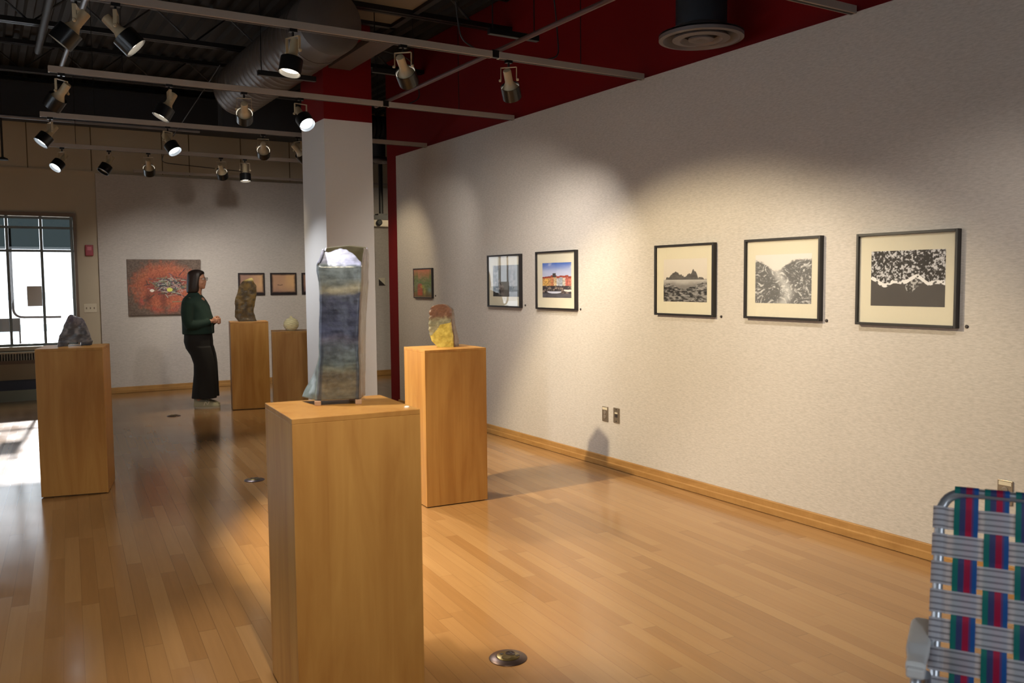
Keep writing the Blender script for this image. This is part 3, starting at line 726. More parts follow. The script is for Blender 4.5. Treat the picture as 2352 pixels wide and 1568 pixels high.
# ------------------------------------------------------------------ floor boxes
for (x, y), nm in (((1.741, 10.037), 'round brass floor box nearest the person'), ((1.655, 6.391), 'round brass floor box half hidden left of the nearest pedestal'), ((1.668, 2.786), 'round brass floor box on the floor right of the nearest pedestal')):
    t = empty('floor_box', (x, y, 0), math.radians(20), label=nm, cat='floor outlet', group='round floor boxes')
    MB().lathe([(.073, 0), (.0735, .002), (.071, .0045), (.046, .009), (.0455, .007), (.002, .007)], None, 48).build('bezel', M_RING, t, smooth=True)
    MB().lathe([(.0445, .007), (.0445, .0105), (.043, .0115), (.001, .0115)], None, 40).build('cover_plate', M_BRASS, t, smooth=True)
    MB().lathe([(.0185, .0115), (.018, .0135), (.001, .0135)], Matrix.Translation((-.018, -.006, 0)), 28).build('screw_cap', M_BRASS, t, smooth=True)
    MB().lathe([(.0185, .0115), (.0185, .0128), (.016, .0128), (.016, .0118)], Matrix.Translation((.02, .006, 0)), 28).build('socket_rim', M_RING, t, smooth=True)
    sl = MB().box((.010, .0, .0116), (.016, .014, .0130)).box((.022, .0, .0116), (.028, .014, .0130)).box((.013, -.016, .0116), (.024, -.006, .0130)).box((-.012, .022, .0116), (.0, .034, .0130)).box((.014, -.034, .0116), (.028, -.024, .0130))
    sl.build('socket_slots', M_LABEL, t)

# ------------------------------------------------------------------ ceiling works
def track(y, x0, label, z=2.875, br=2.865):
    t = empty('lighting_track', (x0, y, z), label=label, cat='lighting track', group='lighting tracks')
    for a, b in ((x0, br-.02), (br+.03, XW-.004)):
        if a < br < b or True:
            m = MB().box((a-x0, -.02, .0), (b-x0, .02, .042)); m.build('track_section', M_TRACK, t, bevel=.002)
            MB().box((a-x0+.01, -.008, -.002), (b-x0-.01, .008, .001)).build('power_slot', M_DARK, t)
    for a in (.9, 3.55): MB().tube([(a-x0, 0, .04), (a-x0, 0, ZC-z)], .003, 6).build('hanger_rod', M_BLACK, t)
    MB().box((br-.022-x0, -.015, .004), (br+.032-x0, .015, .05)).build('joint_connector', M_LBLACK, t)
    return t
track(1.37, .45, 'beige lighting track overhead nearest the camera', br=2.89)
track(3.13, .45, 'beige lighting track crossing the top right corner by the round diffuser')
track(4.89, .45, 'beige lighting track carrying the five biggest-looking spotlights')
track(6.66, .44, 'beige lighting track in front of the red column top')
track(8.43, .48, 'beige lighting track just above the white column top')
track(10.2, .60, 'beige lighting track with small spotlights before the far wall')
tag(MB().box((1.70, 11.95, 2.87), (6.2, 11.98, 2.9)).build('conduit_rail', M_TRACK), 'thin pale rail running along just below the far upper wall', 'rail')

def tube_thing(name, pts, r, m, label, cat, group=None):
    p0 = Vector(pts[0]); o = MB().tube([Vector(p)-p0 for p in pts], r, 12).build(name, m, smooth=True); o.location = p0
    return tag(o, label, cat, group)
tube_thing('conduit_pipe', [(2.93, -2.9, 2.945), (2.93, 7.0, 2.945)], .015, M_RUST, 'thin grey-red pipe crossing over the track joints before the red wall', 'pipe')
tube_thing('conduit_pipe', [(.62, -2.9, 3.2), (.62, 8.0, 3.2)], .018, M_PIPE, 'thin shiny pipe passing over the tracks in the upper left', 'pipe')
tube_thing('conduit_pipe', [(.52, -2.9, 3.55), (.52, 9.0, 3.55)], .03, M_DARK, 'dark thicker pipe beside the shiny pipe in the upper left', 'pipe')
tube_thing('sprinkler_pipe', [(-2.9, 10.9, 3.27), (2.3, 10.9, 3.27)], .022, M_PIPE, 'long grey pipe running along under the dark box duct', 'pipe')
t = empty('drop_pipe', (.26, 11.4, 2.86), label='dark vertical drop pipe with a flared foot at the far left', cat='pipe')
MB().tube([(0, 0, .03), (0, 0, 1.13)], .012).build('pipe', M_DARK, t); MB().lathe([(.06, 0), (.05, .02), (.015, .035)], None, 16).build('flared_foot', M_DARK, t)

def joist(y, label, x0=-2.95, x1=4.12, z0=3.66, z1=3.98):
    t = empty('roof_joist', (0, y, z0), label=label, cat='joist', group='open web roof joists')
    H = z1-z0
    MB().box((x0, -.045, 0), (x1, -.006, .04)).box((x0, .006, 0), (x1, .045, .04)).build('bottom_chord', M_BLACK, t)
    MB().box((x0, -.045, H-.04), (x1, -.006, H)).box((x0, .006, H-.04), (x1, .045, H)).build('top_chord', M_BLACK, t)
    w = MB(); x = x0+.1; up = False; pts = [(x, 0, .02)]
    while x < x1-.4:
        x += .33; up = not up; pts.append((x, 0, H-.02 if up else .02))
    w.tube(pts, .011, 6).build('zigzag_web', M_BLACK, t)
for y, lb in ((3.1, 'black open web joist overhead nearest the camera'), (4.95, 'black open web joist above the nearest spotlight track'), (6.75, 'black open web joist in front of the red column top'), (8.55, 'black open web joist passing behind the upper left spotlights'), (10.45, 'black open web joist just behind the second visible track'), (12.3, 'black open web joist closest to the far wall')):
    joist(y, lb)
tag(MB().box((-2.95, 11.75, 3.43), (4.6, 12.2, 3.83)).build('box_duct', M_NAVY), 'long dark rectangular duct before the far wall', 'duct')

# spiral duct with ribs, ending in an elbow
def spiral(name, y0, y1, x, z, r, m, pitch=.12):
    mb = MB(); R = []; n = 40; k = int((y1-y0)/pitch*4)
    for i in range(k+1):
        yy = y0+(y1-y0)*i/k; rr = r + (.010 if i % 4 == 0 else 0)
        R.append([Vector((x+rr*math.cos(2*PI*j/n), yy, z+rr*math.sin(2*PI*j/n))) for j in range(n)])
    return mb.ring(R)
t = empty('spiral_duct', (0, 0, 3.2), label='large ribbed round metal duct hanging left of the column', cat='duct')
o = spiral('d', 6.7, 9.15, 2.33, 3.42-3.2, .245, M_GALV); o.build('duct_run', M_GALV, t, smooth=True, angle=20)
MB().lathe([(.245, 0), (.24, .05), (.20, .14), (.12, .2), (.02, .22)], axisM((2.33, 9.15, .22), (0, 1, 0)), 40).build('end_reducer', M_GALV, t, smooth=True)
MB().lathe([(.2, 0), (.252, .02), (.252, .3)], axisM((2.33, 6.4, .22), (0, 1, 0)), 40).build('smooth_collar', M_GALV, t, smooth=True)
o = MB().lathe([(.15, 0), (.157, .02), (.15, .04)] * 1 + [(.15+.008*(k % 2), .05+k*.03) for k in range(60)], axisM((3.5, 11.0, 3.52), (1, 0, 0)), 30).build('flexible_duct', M_NAVY, smooth=True, angle=20)
tag(o, 'dark corrugated duct seen in the gap right of the column', 'duct')
# pale panel boxed above the first track
t = empty('ceiling_panel', (2.80, 5.85, 3.70), label='pale flat ceiling panel in a black frame above the nearest track', cat='ceiling panel')
MB().box((-.36, -1.6, 0), (.36, 1.3, .03)).build('panel', mat('pale_panel', (128, 112, 92), .7, var=.08, bscale=3), t)
MB().box((-.4, -1.65, -.03), (-.35, 1.35, .05)).box((.35, -1.65, -.03), (.4, 1.35, .05)).box((-.4, 1.3, -.03), (.4, 1.35, .05)).box((-.4, -1.65, -.03), (.4, -1.6, .05)).build('panel_frame', M_BLACK, t)
tag(MB().box((2.66, 6.45, 3.32), (2.86, 7.40, 3.37)).build('box_beam', mat('brown_grey_beam', (82, 70, 66), .6, var=.1)), 'brown-grey boxed beam running up to the red column top', 'beam')
tag(MB().box((2.3, 9.75, 3.15), (3.9, 9.95, 3.5)).build('dark_beam', M_NAVY), 'dark boxed beam behind the column below the spiral duct', 'beam')
# black suspended bars
for (x0, x1, y, z), lb in (((1.92, 2.39, 6.95, 3.08), 'short black hanging bar below the spiral duct'), ((2.95, 3.34, 5.1, 3.09), 'short black hanging bar above the track joint'), ((2.86, 3.27, 6.9, 3.2), 'short black hanging bar right of the red column top')):
    t = empty('support_bar', (x0, y, z), label=lb, cat='bar', group='short black hanging bars')
    MB().box((0, -.02, 0), (x1-x0, .02, .04)).build('bar', M_BLACK, t, bevel=.003)
    for a in ((.03,) if x0 < 2 else (.03, x1-x0-.03)): MB().tube([(a, 0, .04), (a, 0, ZC-z)], .004, 6).build('hanger_rod', M_BLACK, t)

def diffuser(x, y, z, r, label, neck=.55):
    t = empty('air_diffuser', (x, y, z), label=label, cat='air diffuser')
    MB().lathe([(r, .02), (r*1.0, .0), (r*.9, -.004), (r*.84, .02), (r*.62, .06), (r*.62, .075), (r*.92, .035), (r, .03)], None, 48, caps=False).build('outer_ring', mat('diffuser_grey', (112, 104, 102), .45, .2), t, smooth=True)
    MB().lathe([(r*.66, .012), (r*.68, .0), (r*.5, -.006), (r*.40, .02), (r*.40, .03), (r*.64, .02)], None, 40, caps=False).build('middle_ring', bpy.data.materials['diffuser_grey'], t, smooth=True)
    MB().lathe([(r*.30, .006), (r*.30, -.004), (r*.18, -.008), (r*.06, .005), (.001, .006)], None, 32).build('centre_cone', bpy.data.materials['diffuser_grey'], t, smooth=True)
    MB().lathe([(r*.60, .05), (r*.60, neck)], None, 40).build('neck', M_NAVY, t, smooth=True)
    return t
diffuser(3.80, 3.99, 2.905, .255, 'large round air diffuser against the red wall at the top', 1.09)
pts = arc([(3.80, 3.99, 3.36), (3.80, 3.99, 3.55), (3.80, 3.3, 3.35), (3.80, 2.6, 3.55)], .3, 8)
tube_thing('flexible_duct', [(3.84, 3.66, 3.62), (3.84, 3.4, 3.5), (3.84, 3.1, 3.52), (3.84, 2.6, 3.8)], .16, M_NAVY, 'dark bulging flexible duct right of the large diffuser', 'duct')
diffuser(4.62, 11.0, 3.06, .17, 'small round air diffuser seen in the gap right of the column', .28)

# hanging cables
def cable(pts, lb, r=.005, m=M_DARK): return tube_thing('hanging_cable', arc(pts, .12, 6), r, m, lb, 'cable', 'thin hanging cables')
cable([(2.62, 4.95, 3.55), (2.62, 4.95, 3.2), (2.66, 4.95, 2.98), (2.75, 4.93, 2.93)], 'thin curved cable dropping to the nearest track')
cable([(3.35, 5.0, 3.66), (3.42, 5.0, 3.3), (3.42, 4.96, 2.97), (3.3, 4.93, 2.93)], 'thin cable hooked over the pipe before the red wall')
cable([(2.75, 6.7, 3.35), (3.15, 6.7, 3.3), (3.2, 6.69, 2.98), (3.1, 6.69, 2.93)], 'thin bent cable right of the red column top')
cable([(2.0, 8.5, 3.5), (1.95, 11.0, 3.1), (1.95, 11.5, 2.95), (3.1, 11.8, 2.93)], 'thin bent cable left of the column before the far wall')

# projector on a pole
t = empty('ceiling_projector', (4.80, 11.35, 2.27), label='projector on a black ceiling pole seen right of the column', cat='projector')
MB().tube([(0, 0, .12), (0, 0, 1.38)], .03).build('pole', M_BLACK, t)
MB().box((-.07, -.06, .09), (.07, .06, .13)).build('mount_plate', M_BLACK, t)
MB().box((-.22, -.16, .04), (.22, .16, .10)).build('bracket', M_DARK, t)
MB().box((-.2, -.15, -.06), (.2, .15, .05)).build('projector_body', mat('projector_grey', (150, 140, 128), .5), t, bevel=.015)
MB().lathe([(.04, 0), (.04, .03), (.03, .035)], axisM((-.1, -.15, 0), (0, -1, 0)), 20).build('lens', M_LBLACK, t)

# ------------------------------------------------------------------ spotlights
M_LENS = emis('lamp_lens_warm', (1, .86, .66), 14); M_LENSC = emis('lamp_lens_cool', (.86, .94, 1.0), 16); M_LOFF = mat('lamp_lens_dim', (190, 176, 150), .2, .3)
M_GLOW = emis('lamp_bulb_rim', (1, .9, .74), 2.2)
WARM = (1.0, .84, .56); NEUT = (1.0, .93, .84); COOL = (.88, .93, 1.0); FARW = (1.0, .95, .9)
def spot(x, y, aim, label, power=0, cone=50, blend=.6, color=WARM, lens='w', z=2.875, roll=0, body=True):
    p = Vector((x, y, z)); a = Vector(aim)
    pivot = Vector((0, 0, -.125)); d = (a-(p+pivot)).normalized()
    if body:
        t = empty('track_spotlight', p, label=label, cat='spotlight', group='ceiling track spotlights')
        MB().box((-.022, -.015, -.018), (.022, .015, 0)).tube([(0, 0, -.018), (0, 0, -.045)], .007, 8).build('track_adapter', M_LBLACK, t)
        # yoke: U bracket whose pivot axis is horizontal and square to the aim
        s = Vector((d.y, -d.x, 0)); s = s.normalized() if s.length > .05 else Vector((1, 0, 0)); w = .052
        fw_ = s.cross(Vector((0, 0, 1)))
        def bar(p0, p1, wd=.009):
            M_ = axisM(p0, p1-p0); return M_, (p1-p0).length
        yk = MB(); P = [-s*w+pivot, -s*w+Vector((0, 0, -.045)), s*w+Vector((0, 0, -.045)), s*w+pivot]
        for p0, p1 in zip(P, P[1:]):
            l = (p1-p0).length; zax = (p1-p0).normalized(); yax = fw_; xax = yax.cross(zax)
            m_ = Matrix((xax, yax, zax)).transposed().to_4x4(); m_.translation = p0
            yk.box((-.0015, -.009, 0), (.0015, .009, l), m_)
        yk.build('yoke', M_LBEIGE, t)
        for sg in (-1, 1): MB().lathe([(.009, 0), (.009, .01), (.006, .014)], axisM(pivot+s*sg*w, s*sg), 12).build('pivot_knob', M_LBEIGE, t)
        H = axisM(pivot-d*.075, d)
        MB().lathe([(.012, 0), (.024, .004), (.026, .012), (.026, .085), (.030, .095), (.050, .128), (.056, .134), (.056, .138), (.02, .139)], H, 28).build('socket_housing', M_LBEIGE, t, smooth=True)
        MB().lathe([(.0625, .118), (.0625, .205), (.0605, .205), (.0605, .118), (.0625, .118)], H, 32, caps=False).build('shroud', M_LBLACK, t, smooth=True)
        MB().lathe([(.0568, .139), (.0568, .146), (.054, .150)], H, 28, caps=False).build('bulb_rim', M_GLOW if lens else M_LOFF, t, smooth=True)
        MB().lathe([(.0001, .186), (.03, .185), (.054, .180), (.056, .17)], H, 28, caps=False).build('lamp_lens', {'w': M_LENS, 'c': M_LENSC}.get(lens, M_LOFF), t, smooth=True)
    if power:
        ld = bpy.data.lights.new('spot_beam', 'SPOT'); ld.energy = power; ld.color = color; ld.spot_size = math.radians(cone); ld.spot_blend = blend; ld.shadow_soft_size = .035
        lo = bpy.data.objects.new('spot_beam', ld); link(lo)
        lo.location = p+pivot+d*.15; lo.rotation_euler = d.to_track_quat('-Z', 'Y').to_euler()
YA, YB, YC, YD = 4.89, 6.66, 8.43, 10.2
spot(.46, YA, (-.9, 5.3, 1.0), 'spotlight tipped down to the left, topmost at the upper left', 60, 60, .7, NEUT)
spot(.64, YA, (2.4, 4.5, .9), 'spotlight tipped down to the right with a glowing rim, upper left', 720, 80, .35, WARM)
spot(1.555, YA, (1.0, 4.65, .35), 'big-looking spotlight with a bright lens above the spiral duct', 60, 70, .8, NEUT)
spot(2.229, YA, (4.1, 6.9, .9), 'spotlight turned away with a beige neck, right of the red column top', 210, 76, 1, NEUT)
spot(2.975, YA, (4.1, 6.0, 1.05), 'spotlight turned away in front of the red wall, rightmost of all', 150, 80, 1, NEUT)
spot(.517, YB, (-.6, 7.8, 1.1), 'unlit-looking spotlight hanging near the left end of the second track', 50, 60, .7, NEUT, lens=None)
spot(1.204, YB, (.0, 6.68, .6), 'spotlight with a bright lens facing down left, before the dark duct', 60, 50, .7, NEUT)
spot(1.733, YB, (2.55, 9.9, 1.1), 'spotlight turned away, hanging before the spiral duct elbow', 110, 45, .6, WARM)
spot(2.164, YB, (2.5, 5.3, 1.35), 'bright-lensed spotlight touching the upper left of the white column', 250, 50, .5, NEUT, 'c')
spot(.555, YC, (-.6, 8.2, 1.3), 'bright-lensed spotlight at the far left on the third track', 70, 50, .6, NEUT, 'c')
spot(1.499, YC, (2.35, 7.35, .9), 'bright-lensed spotlight right of centre-left on the third track', 190, 66, .7, COOL, 'c')
spot(2.363, YC, (3.5, 12.5, .9), 'spotlight turned to the far wall, left of the column', 120, 66, .9, FARW)
spot(2.699, YC, (4.1, 9.0, 1.5), 'spotlight half hidden behind the white column', 70, 60, .8, WARM, lens=None)
spot(.768, YD, (-.2, 9.6, 1.5), 'bright-lensed spotlight lowest at the far left', 60, 54, .7, COOL, 'c')
spot(1.214, YD, (.6, 10.0, 1.8), 'small dark spotlight tipped left before the far wall', 0, lens=None)
spot(1.604, YD, (2.1, 12.5, .9), 'small spotlight lighting the red canvas, before the far wall', 120, 72, .9, FARW)
spot(2.373, YD, (3.3, 12.5, .9), 'small spotlight with a beige neck above the sepia prints', 120, 72, .9, FARW)
spot(2.641, YD, (2.60, 9.95, 1.0), 'small black spotlight pointing straight down with an orange lens', 95, 60, .5, WARM)
# bare beams without fixtures, most of them lamps on tracks outside the frame
spot(.84, 3.13, (1.25, 2.95, 1.0), '', 130, 66, .5, NEUT, body=False)
spot(2.8, 3.13, (4.1, 4.1, .5), '', 78, 74, 1, NEUT, body=False)
spot(2.7, 3.13, (4.1, 3.2, .6), '', 66, 72, 1, NEUT, body=False)
spot(.68, 1.37, (1.05, 3.2, .9), '', 200, 54, .5, WARM, body=False)
spot(.9, -.4, (2.2, 1.1, .7), '', 38, 46, .9, COOL, body=False)  # added beam with no track above it, brightens the lawn chair
spot(2.6, 1.37, (4.1, 2.6, .7), '', 85, 72, 1, NEUT, body=False)
spot(3.2, 6.66, (4.1, 8.6, 1.4), '', 40, 66, .9, NEUT, body=False)
spot(4.9, 10.2, (5.3, 12.5, 1.3), '', 60, 80, .9, WARM, body=False)

# ------------------------------------------------------------------ folding lawn chair
def lawn_chair():
    rz = math.atan2(-.85, .527)
    t = empty('lawn_chair', (2.205, 1.072, 0), rz-math.radians(1.5), label='aluminium folding lawn chair with woven striped webbing at the lower right', cat='chair')
    W2 = .26; rad = .0125
    tl = Vector((0, -1, 0))          # towards the camera in the chair's own frame
    H0, T0, lean = .40, .905, .20     # hinge height, top height, how far the hinge sits in front
    def bp(u, v):                     # u across, v 0 at hinge 1 at top
        return Vector((u, -lean*(1-v), H0+(T0-H0)*v))
    pts = arc([bp(-W2, -.12), bp(-W2, 1), bp(W2, 1), bp(W2, -.12)], .07, 8)
    MB().tube(pts, rad, 14).build('back_frame', M_ALU, t, smooth=True)
    def sp(u, v):                     # seat: v 0 back, 1 front
        return Vector((u, -lean-.02-.42*v, .385+.03*v))
    MB().tube(arc([sp(-W2, -.1), sp(-W2, 1), sp(W2, 1), sp(W2, -.1)], .07, 8), rad, 14).build('seat_frame', M_ALU, t, smooth=True)
    for s in (-1, 1):
        x = s*(W2+.035)
        MB().tube(arc([(x, -.42, .014), (x, -.275, .52), (x, -.23, .53), (x, .0, .53)], .05, 6), rad, 12).build('leg', M_ALU, t, smooth=True)
        MB().tube([(x-s*.01, .12, .014), (x-s*.02, -.25, .52)], rad, 12).build('leg', M_ALU, t, smooth=True)
        ar = MB(); R = []
        for i in range(15):
            v = i/14; y = -.02-.26*v; w = .026*min(1, (math.sin(min(v/.08, 1)*PI/2)*.25+.75)); w *= 1-.16*sst(.72, .80, v); h = .014
            cz = .557-.012*sst(.7, .8, v)
            R.append([Vector((x+w*math.copysign(abs(math.cos(a))**.5, math.cos(a)), y, cz+h*math.copysign(abs(math.sin(a))**.6, math.sin(a)))) for a in [2*PI*k/20 for k in range(20)]])
        ar.ring(R).build('armrest', M_WPLAS, t, smooth=True)
        MB().box((x-.020, -.295, .522), (x+.020, -.235, .548)).build('armrest_cap', M_WPLAS, t, bevel=.006)
    for a in ((-.41, .045), (.105, .045)): MB().tube([(-(W2+.035), a[0], a[1]), (W2+.035, a[0], a[1])], .009, 10).build('cross_bar', M_ALU, t, smooth=True)
    nV = 7; pv = (2*W2-.05)/nV; ww = .054; ph = .0635; nH = 7
    us = [-W2+.025+pv*(k+.5) for k in range(nV)]; hs = [T0-.064-ph*j for j in range(nH)]
    Lb = T0-H0
    stripe = [((34, 142, 136), .24), ((74, 84, 140), .46), ((170, 40, 84), .50), ((196, 38, 84), .74), ((110, 84, 150), .80), ((40, 108, 192), 1.01)]
    def vcolr(U):
        out = np.zeros((len(U), 3)); prev = 0
        for c_, e_ in stripe:
            k = (U >= prev) & (U < e_); out[k] = L(*c_); prev = e_
        return out
    hstr = [(178, 178, 184)]
    def hcolr(V):
        base = np.tile(L(232, 232, 238), (len(V), 1))
        ln = (np.abs(V*4 % 1-.5) < .09); return np.where(ln[:, None], L(136, 134, 146), base)
    def strips(surf, vs_len, rows, nrm, nm):
        for k, u0 in enumerate(us):
            nx, nz = 25, 90; cc = []; mb = MB(); vv = []
            def fn(a, b):
                u = u0-ww/2+ww*a; v = b; p = surf(u, v)
                s_ = 0
                for j, hv in enumerate(rows):
                    g = math.exp(-((v-hv)*vs_len/.026)**4); s_ += g*(1 if (j+k) % 2 == 0 else -1)
                return p + nrm*(.0035*s_)
            mb.grid(fn, nx, nz); U = np.tile(np.linspace(0, 1, nx), nz)
            mb.build('%s_lengthwise_strap' % nm, M_WEB, t, smooth=True, cols=vcolr(U))
        for j, hv in enumerate(rows):
            nx, nz = 140, 17; mb = MB()
            def fn(a, b):
                u = -W2-.016+(2*W2+.032)*a; v = hv+(b-.5)*(ww-.002)/vs_len; p = surf(u, v); s_ = 0
                for k, u0 in enumerate(us):
                    g = math.exp(-((u-u0)/.026)**4); s_ += g*(-1 if (j+k) % 2 == 0 else 1)
                ed = sst(W2-.012, W2+.012, abs(u))
                return p + nrm*(.0035*s_*(1-ed) + .0145*(1-ed)*0 + .014*math.sqrt(max(0, 1-((abs(u)-W2)/.0165)**2))*(1 if abs(u) > W2-.0165 else 0))
            mb.grid(fn, nx, nz); V = np.repeat(np.linspace(0, 1, nz), nx)
            mb.build('%s_cross_strap' % nm, M_WEB, t, smooth=True, cols=hcolr(V))
    nb = Vector((0, -(T0-H0), -lean)).normalized()
    nb = Vector((0, -(T0-H0), lean)).normalized()
    strips(bp, Lb, [(h-H0)/Lb for h in hs], nb, 'back')
    strips(sp, .42, [.12+.15*j for j in range(6)], Vector((0, 0, 1)), 'seat')
    # straps folded over the top tube
    for u0 in us:
        c_ = bp(u0, 1)
        mb = MB(); 
        mb.grid(lambda a, b: c_+Vector((-ww/2+ww*a, -math.cos(b*PI*1.05)*.0145, math.sin(b*PI*1.05)*.0145)), 25, 10)
        mb.build('folded_strap_end', M_WEB, t, smooth=True, cols=vcolr(np.tile(np.linspace(0, 1, 25), 10)))
    return t
lawn_chair()

# ------------------------------------------------------------------ person
# own frame: +x is where the person faces, +y the person's left, z up
def ring_e(cx, cy, z, rx, ry, n=28, p=1.0, tilt=0):
    out = []
    for k in range(n):
        a = 2*PI*k/n; c, s = math.cos(a), math.sin(a)
        out.append(Vector((cx+rx*math.copysign(abs(c)**p, c), cy+ry*math.copysign(abs(s)**p, s), z+tilt*c*rx)))
    return out
def capsule(mb, a, b, r0, r1, n=14):
    a, b = Vector(a), Vector(b); d = (b-a); l = d.length; M_ = axisM(a, d)
    prof = [(r0*math.sin(t), -r0*math.cos(t)) for t in (0, .4, .8, 1.2)] + [(r0, 0), (r1, l)] + [(r1*math.cos(t), l+r1*math.sin(t)) for t in (.4, .8, 1.2, 1.57)]
    mb.lathe(prof, M_, n)
def ell(mb, c, r, n=20):
    prof = [(math.sin(i/10*PI), -math.cos(i/10*PI)) for i in range(11)]
    M_ = Matrix.Translation(Vector(c)) @ Matrix.Diagonal((*r, 1)); mb.lathe(prof, M_, n)
def person():
    rz = math.radians(-31.4)
    t = empty('person', (2.183, 10.576, 0), rz, label='person with dark bobbed hair in a dark green cardigan and black trousers', cat='person')
    b = MB()
    # head, neck and face
    ell(b, (-.035, 0, 1.505), (.088, .073, .108)); ell(b, (.0, 0, 1.455), (.062, .056, .066)); ell(b, (.028, 0, 1.412), (.026, .028, .022))
    ell(b, (.056, 0, 1.484), (.016, .012, .020)); ell(b, (.046, 0, 1.502), (.012, .010, .026))
    ell(b, (.048, 0, 1.446), (.012, .022, .008)); ell(b, (.046, 0, 1.433), (.011, .019, .007))
    for s in (-1, 1):
        ell(b, (-.03, s*.073, 1.485), (.016, .008, .028)); ell(b, (.036, s*.03, 1.522), (.016, .02, .006)); ell(b, (.030, s*.04, 1.462), (.022, .018, .02))
    capsule(b, (-.06, 0, 1.27), (-.035, 0, 1.43), .058, .048)
    # trunk
    ell(b, (-.055, 0, 1.20), (.105, .165, .13)); ell(b, (-.03, 0, 1.05), (.12, .145, .17)); ell(b, (-.035, 0, .88), (.125, .165, .13))
    for s in (-1, 1):
        sh = (-.075, s*.165, 1.245); el = (-.075, s*.225, .985); wr = (.135, s*.075, 1.015)
        capsule(b, sh, el, .05, .04); capsule(b, el, wr, .038, .024)
        hip = (-.03, s*.085, .86); kn = (.0, s*.10, .48); an = (-.04, s*.10, .085)
        fx = -.055 if s > 0 else .015
        capsule(b, hip, (kn[0]+fx*.5, kn[1], kn[2]), .09, .058); capsule(b, (kn[0]+fx*.5, kn[1], kn[2]), (an[0]+fx, an[1], an[2]), .055, .032)
        capsule(b, (an[0]+fx+.0, an[1], .048), (an[0]+fx+.13, an[1]+s*.005, .036), .026, .018)
        # hand: palm, four bent fingers, thumb
        pc = Vector((.165, s*.04, 1.022)); inw = Vector((0, -s, 0))
        ell(b, pc, (.036, .017, .036))
        for f in range(4):
            lnf = (.028, .033, .031, .024)[f]; z0 = 1.046-f*.0165
            k1 = Vector((.192, s*.034, z0)); k2 = k1+Vector((.020, -s*.012, -.004)); k3 = k2+Vector((-.004, -s*lnf*.8, -.008)); k4 = k3+Vector((-.016, -s*.006, -.003))
            capsule(b, k1-Vector((.02, 0, 0)), k2, .0088, .0082, 8); capsule(b, k2, k3, .0082, .0076, 8); capsule(b, k3, k4, .0076, .007, 8)
        capsule(b, pc+Vector((-.012, -s*.008, .026)), pc+Vector((.014, -s*.020, .046)), .0105, .009, 8); capsule(b, pc+Vector((.014, -s*.020, .046)), pc+Vector((.034, -s*.026, .040)), .009, .008, 8)
    o = b.build('body', M_SKIN, t, smooth=True)
    r = o.modifiers.new('skin', 'REMESH'); r.mode = 'VOXEL'; r.voxel_size = .0045; r.use_smooth_shade = True
    s_ = o.modifiers.new('soft', 'SMOOTH'); s_.iterations = 2
    for s in (-1, 1):
        MB().lathe([(math.sin(i/8*PI)*.0105, -math.cos(i/8*PI)*.0105) for i in range(9)], Matrix.Translation((.043, s*.028, 1.508)), 12).build('eye', M_WPLAS, t, smooth=True)
        MB().lathe([(math.sin(i/6*PI)*.005, -math.cos(i/6*PI)*.005) for i in range(7)], Matrix.Translation((.0505, s*.028, 1.508)), 10).build('pupil', M_LABEL, t, smooth=True)
    # bobbed hair
    rings = []
    for z, cx, rx, ry in ((1.342, -.078, .078, .080), (1.355, -.068, .094, .092), (1.40, -.062, .098, .098), (1.45, -.056, .098, .097), (1.50, -.050, .098, .093), (1.54, -.045, .104, .090), (1.575, -.045, .098, .083), (1.60, -.045, .078, .066), (1.614, -.045, .045, .038), (1.619, -.045, .012, .01)):
        ring = ring_e(cx, 0, z, rx, ry, 40, .9)
        for i, p in enumerate(ring):       # open around the face below the fringe
            if z < 1.555 and p.x > cx+rx*.56 and abs(p.y) < ry*.97: p.x = cx+rx*.56+(p.x-cx-rx*.56)*.10
            p.x += .0035*math.sin(i*2.1+z*40); p.y += .002*math.sin(i*2.7)
        rings.append(ring)
    h = MB().ring(rings); o = h.build('hair', M_HAIR, t, smooth=True); sb = o.modifiers.new('s', 'SUBSURF'); sb.levels = 1; sb.render_levels = 1
    # glasses
    g = MB()
    for s in (-1, 1):
        ctr = Vector((.066, s*.034, 1.508)); pts = [ctr+Vector((0, .024*math.cos(a), .018*math.sin(a))) for a in [2*PI*k/20 for k in range(21)]]
        g.tube(pts, .0022, 6); g.tube([(.066, s*.058, 1.512), (-.03, s*.078, 1.512)], .002, 6)
    g.tube([(.067, -.01, 1.512), (.067, .01, 1.512)], .002, 6); g.build('glasses', M_LBLACK, t)
    # cardigan: trunk, sleeves, cuffs
    j = MB(); R = []
    for z, cx, rx, ry in ((.865, -.045, .165, .195), (.875, -.045, .170, .20), (.95, -.045, .168, .195), (1.04, -.045, .168, .188), (1.12, -.055, .155, .190), (1.19, -.068, .142, .205), (1.245, -.078, .122, .212), (1.290, -.080, .098, .175), (1.325, -.076, .074, .095), (1.355, -.072, .064, .068)):
        ring = ring_e(cx, 0, z, rx, ry, 40, .86)
        for i, p in enumerate(ring): p.x += .004*math.sin(i*1.3+z*18)*(z < 1.2); p.y += .003*math.sin(i*.9+z*25)
        R.append(ring)
    j.ring(R)
    for s in (-1, 1):
        j.tube([(-.08, s*.15, 1.255), (-.085, s*.195, 1.21), (-.085, s*.225, 1.12), (-.078, s*.24, 1.03), (-.06, s*.235, .975), (.0, s*.19, .975), (.06, s*.14, .99), (.125, s*.085, 1.012)], [.062, .072, .068, .062, .060, .052, .046, .036], 16)
    o = j.build('cardigan', M_GREEN, t, smooth=True); r = o.modifiers.new('knit', 'REMESH'); r.mode = 'VOXEL'; r.voxel_size = .007; r.use_smooth_shade = True
    sm = o.modifiers.new('soft', 'SMOOTH'); sm.iterations = 4
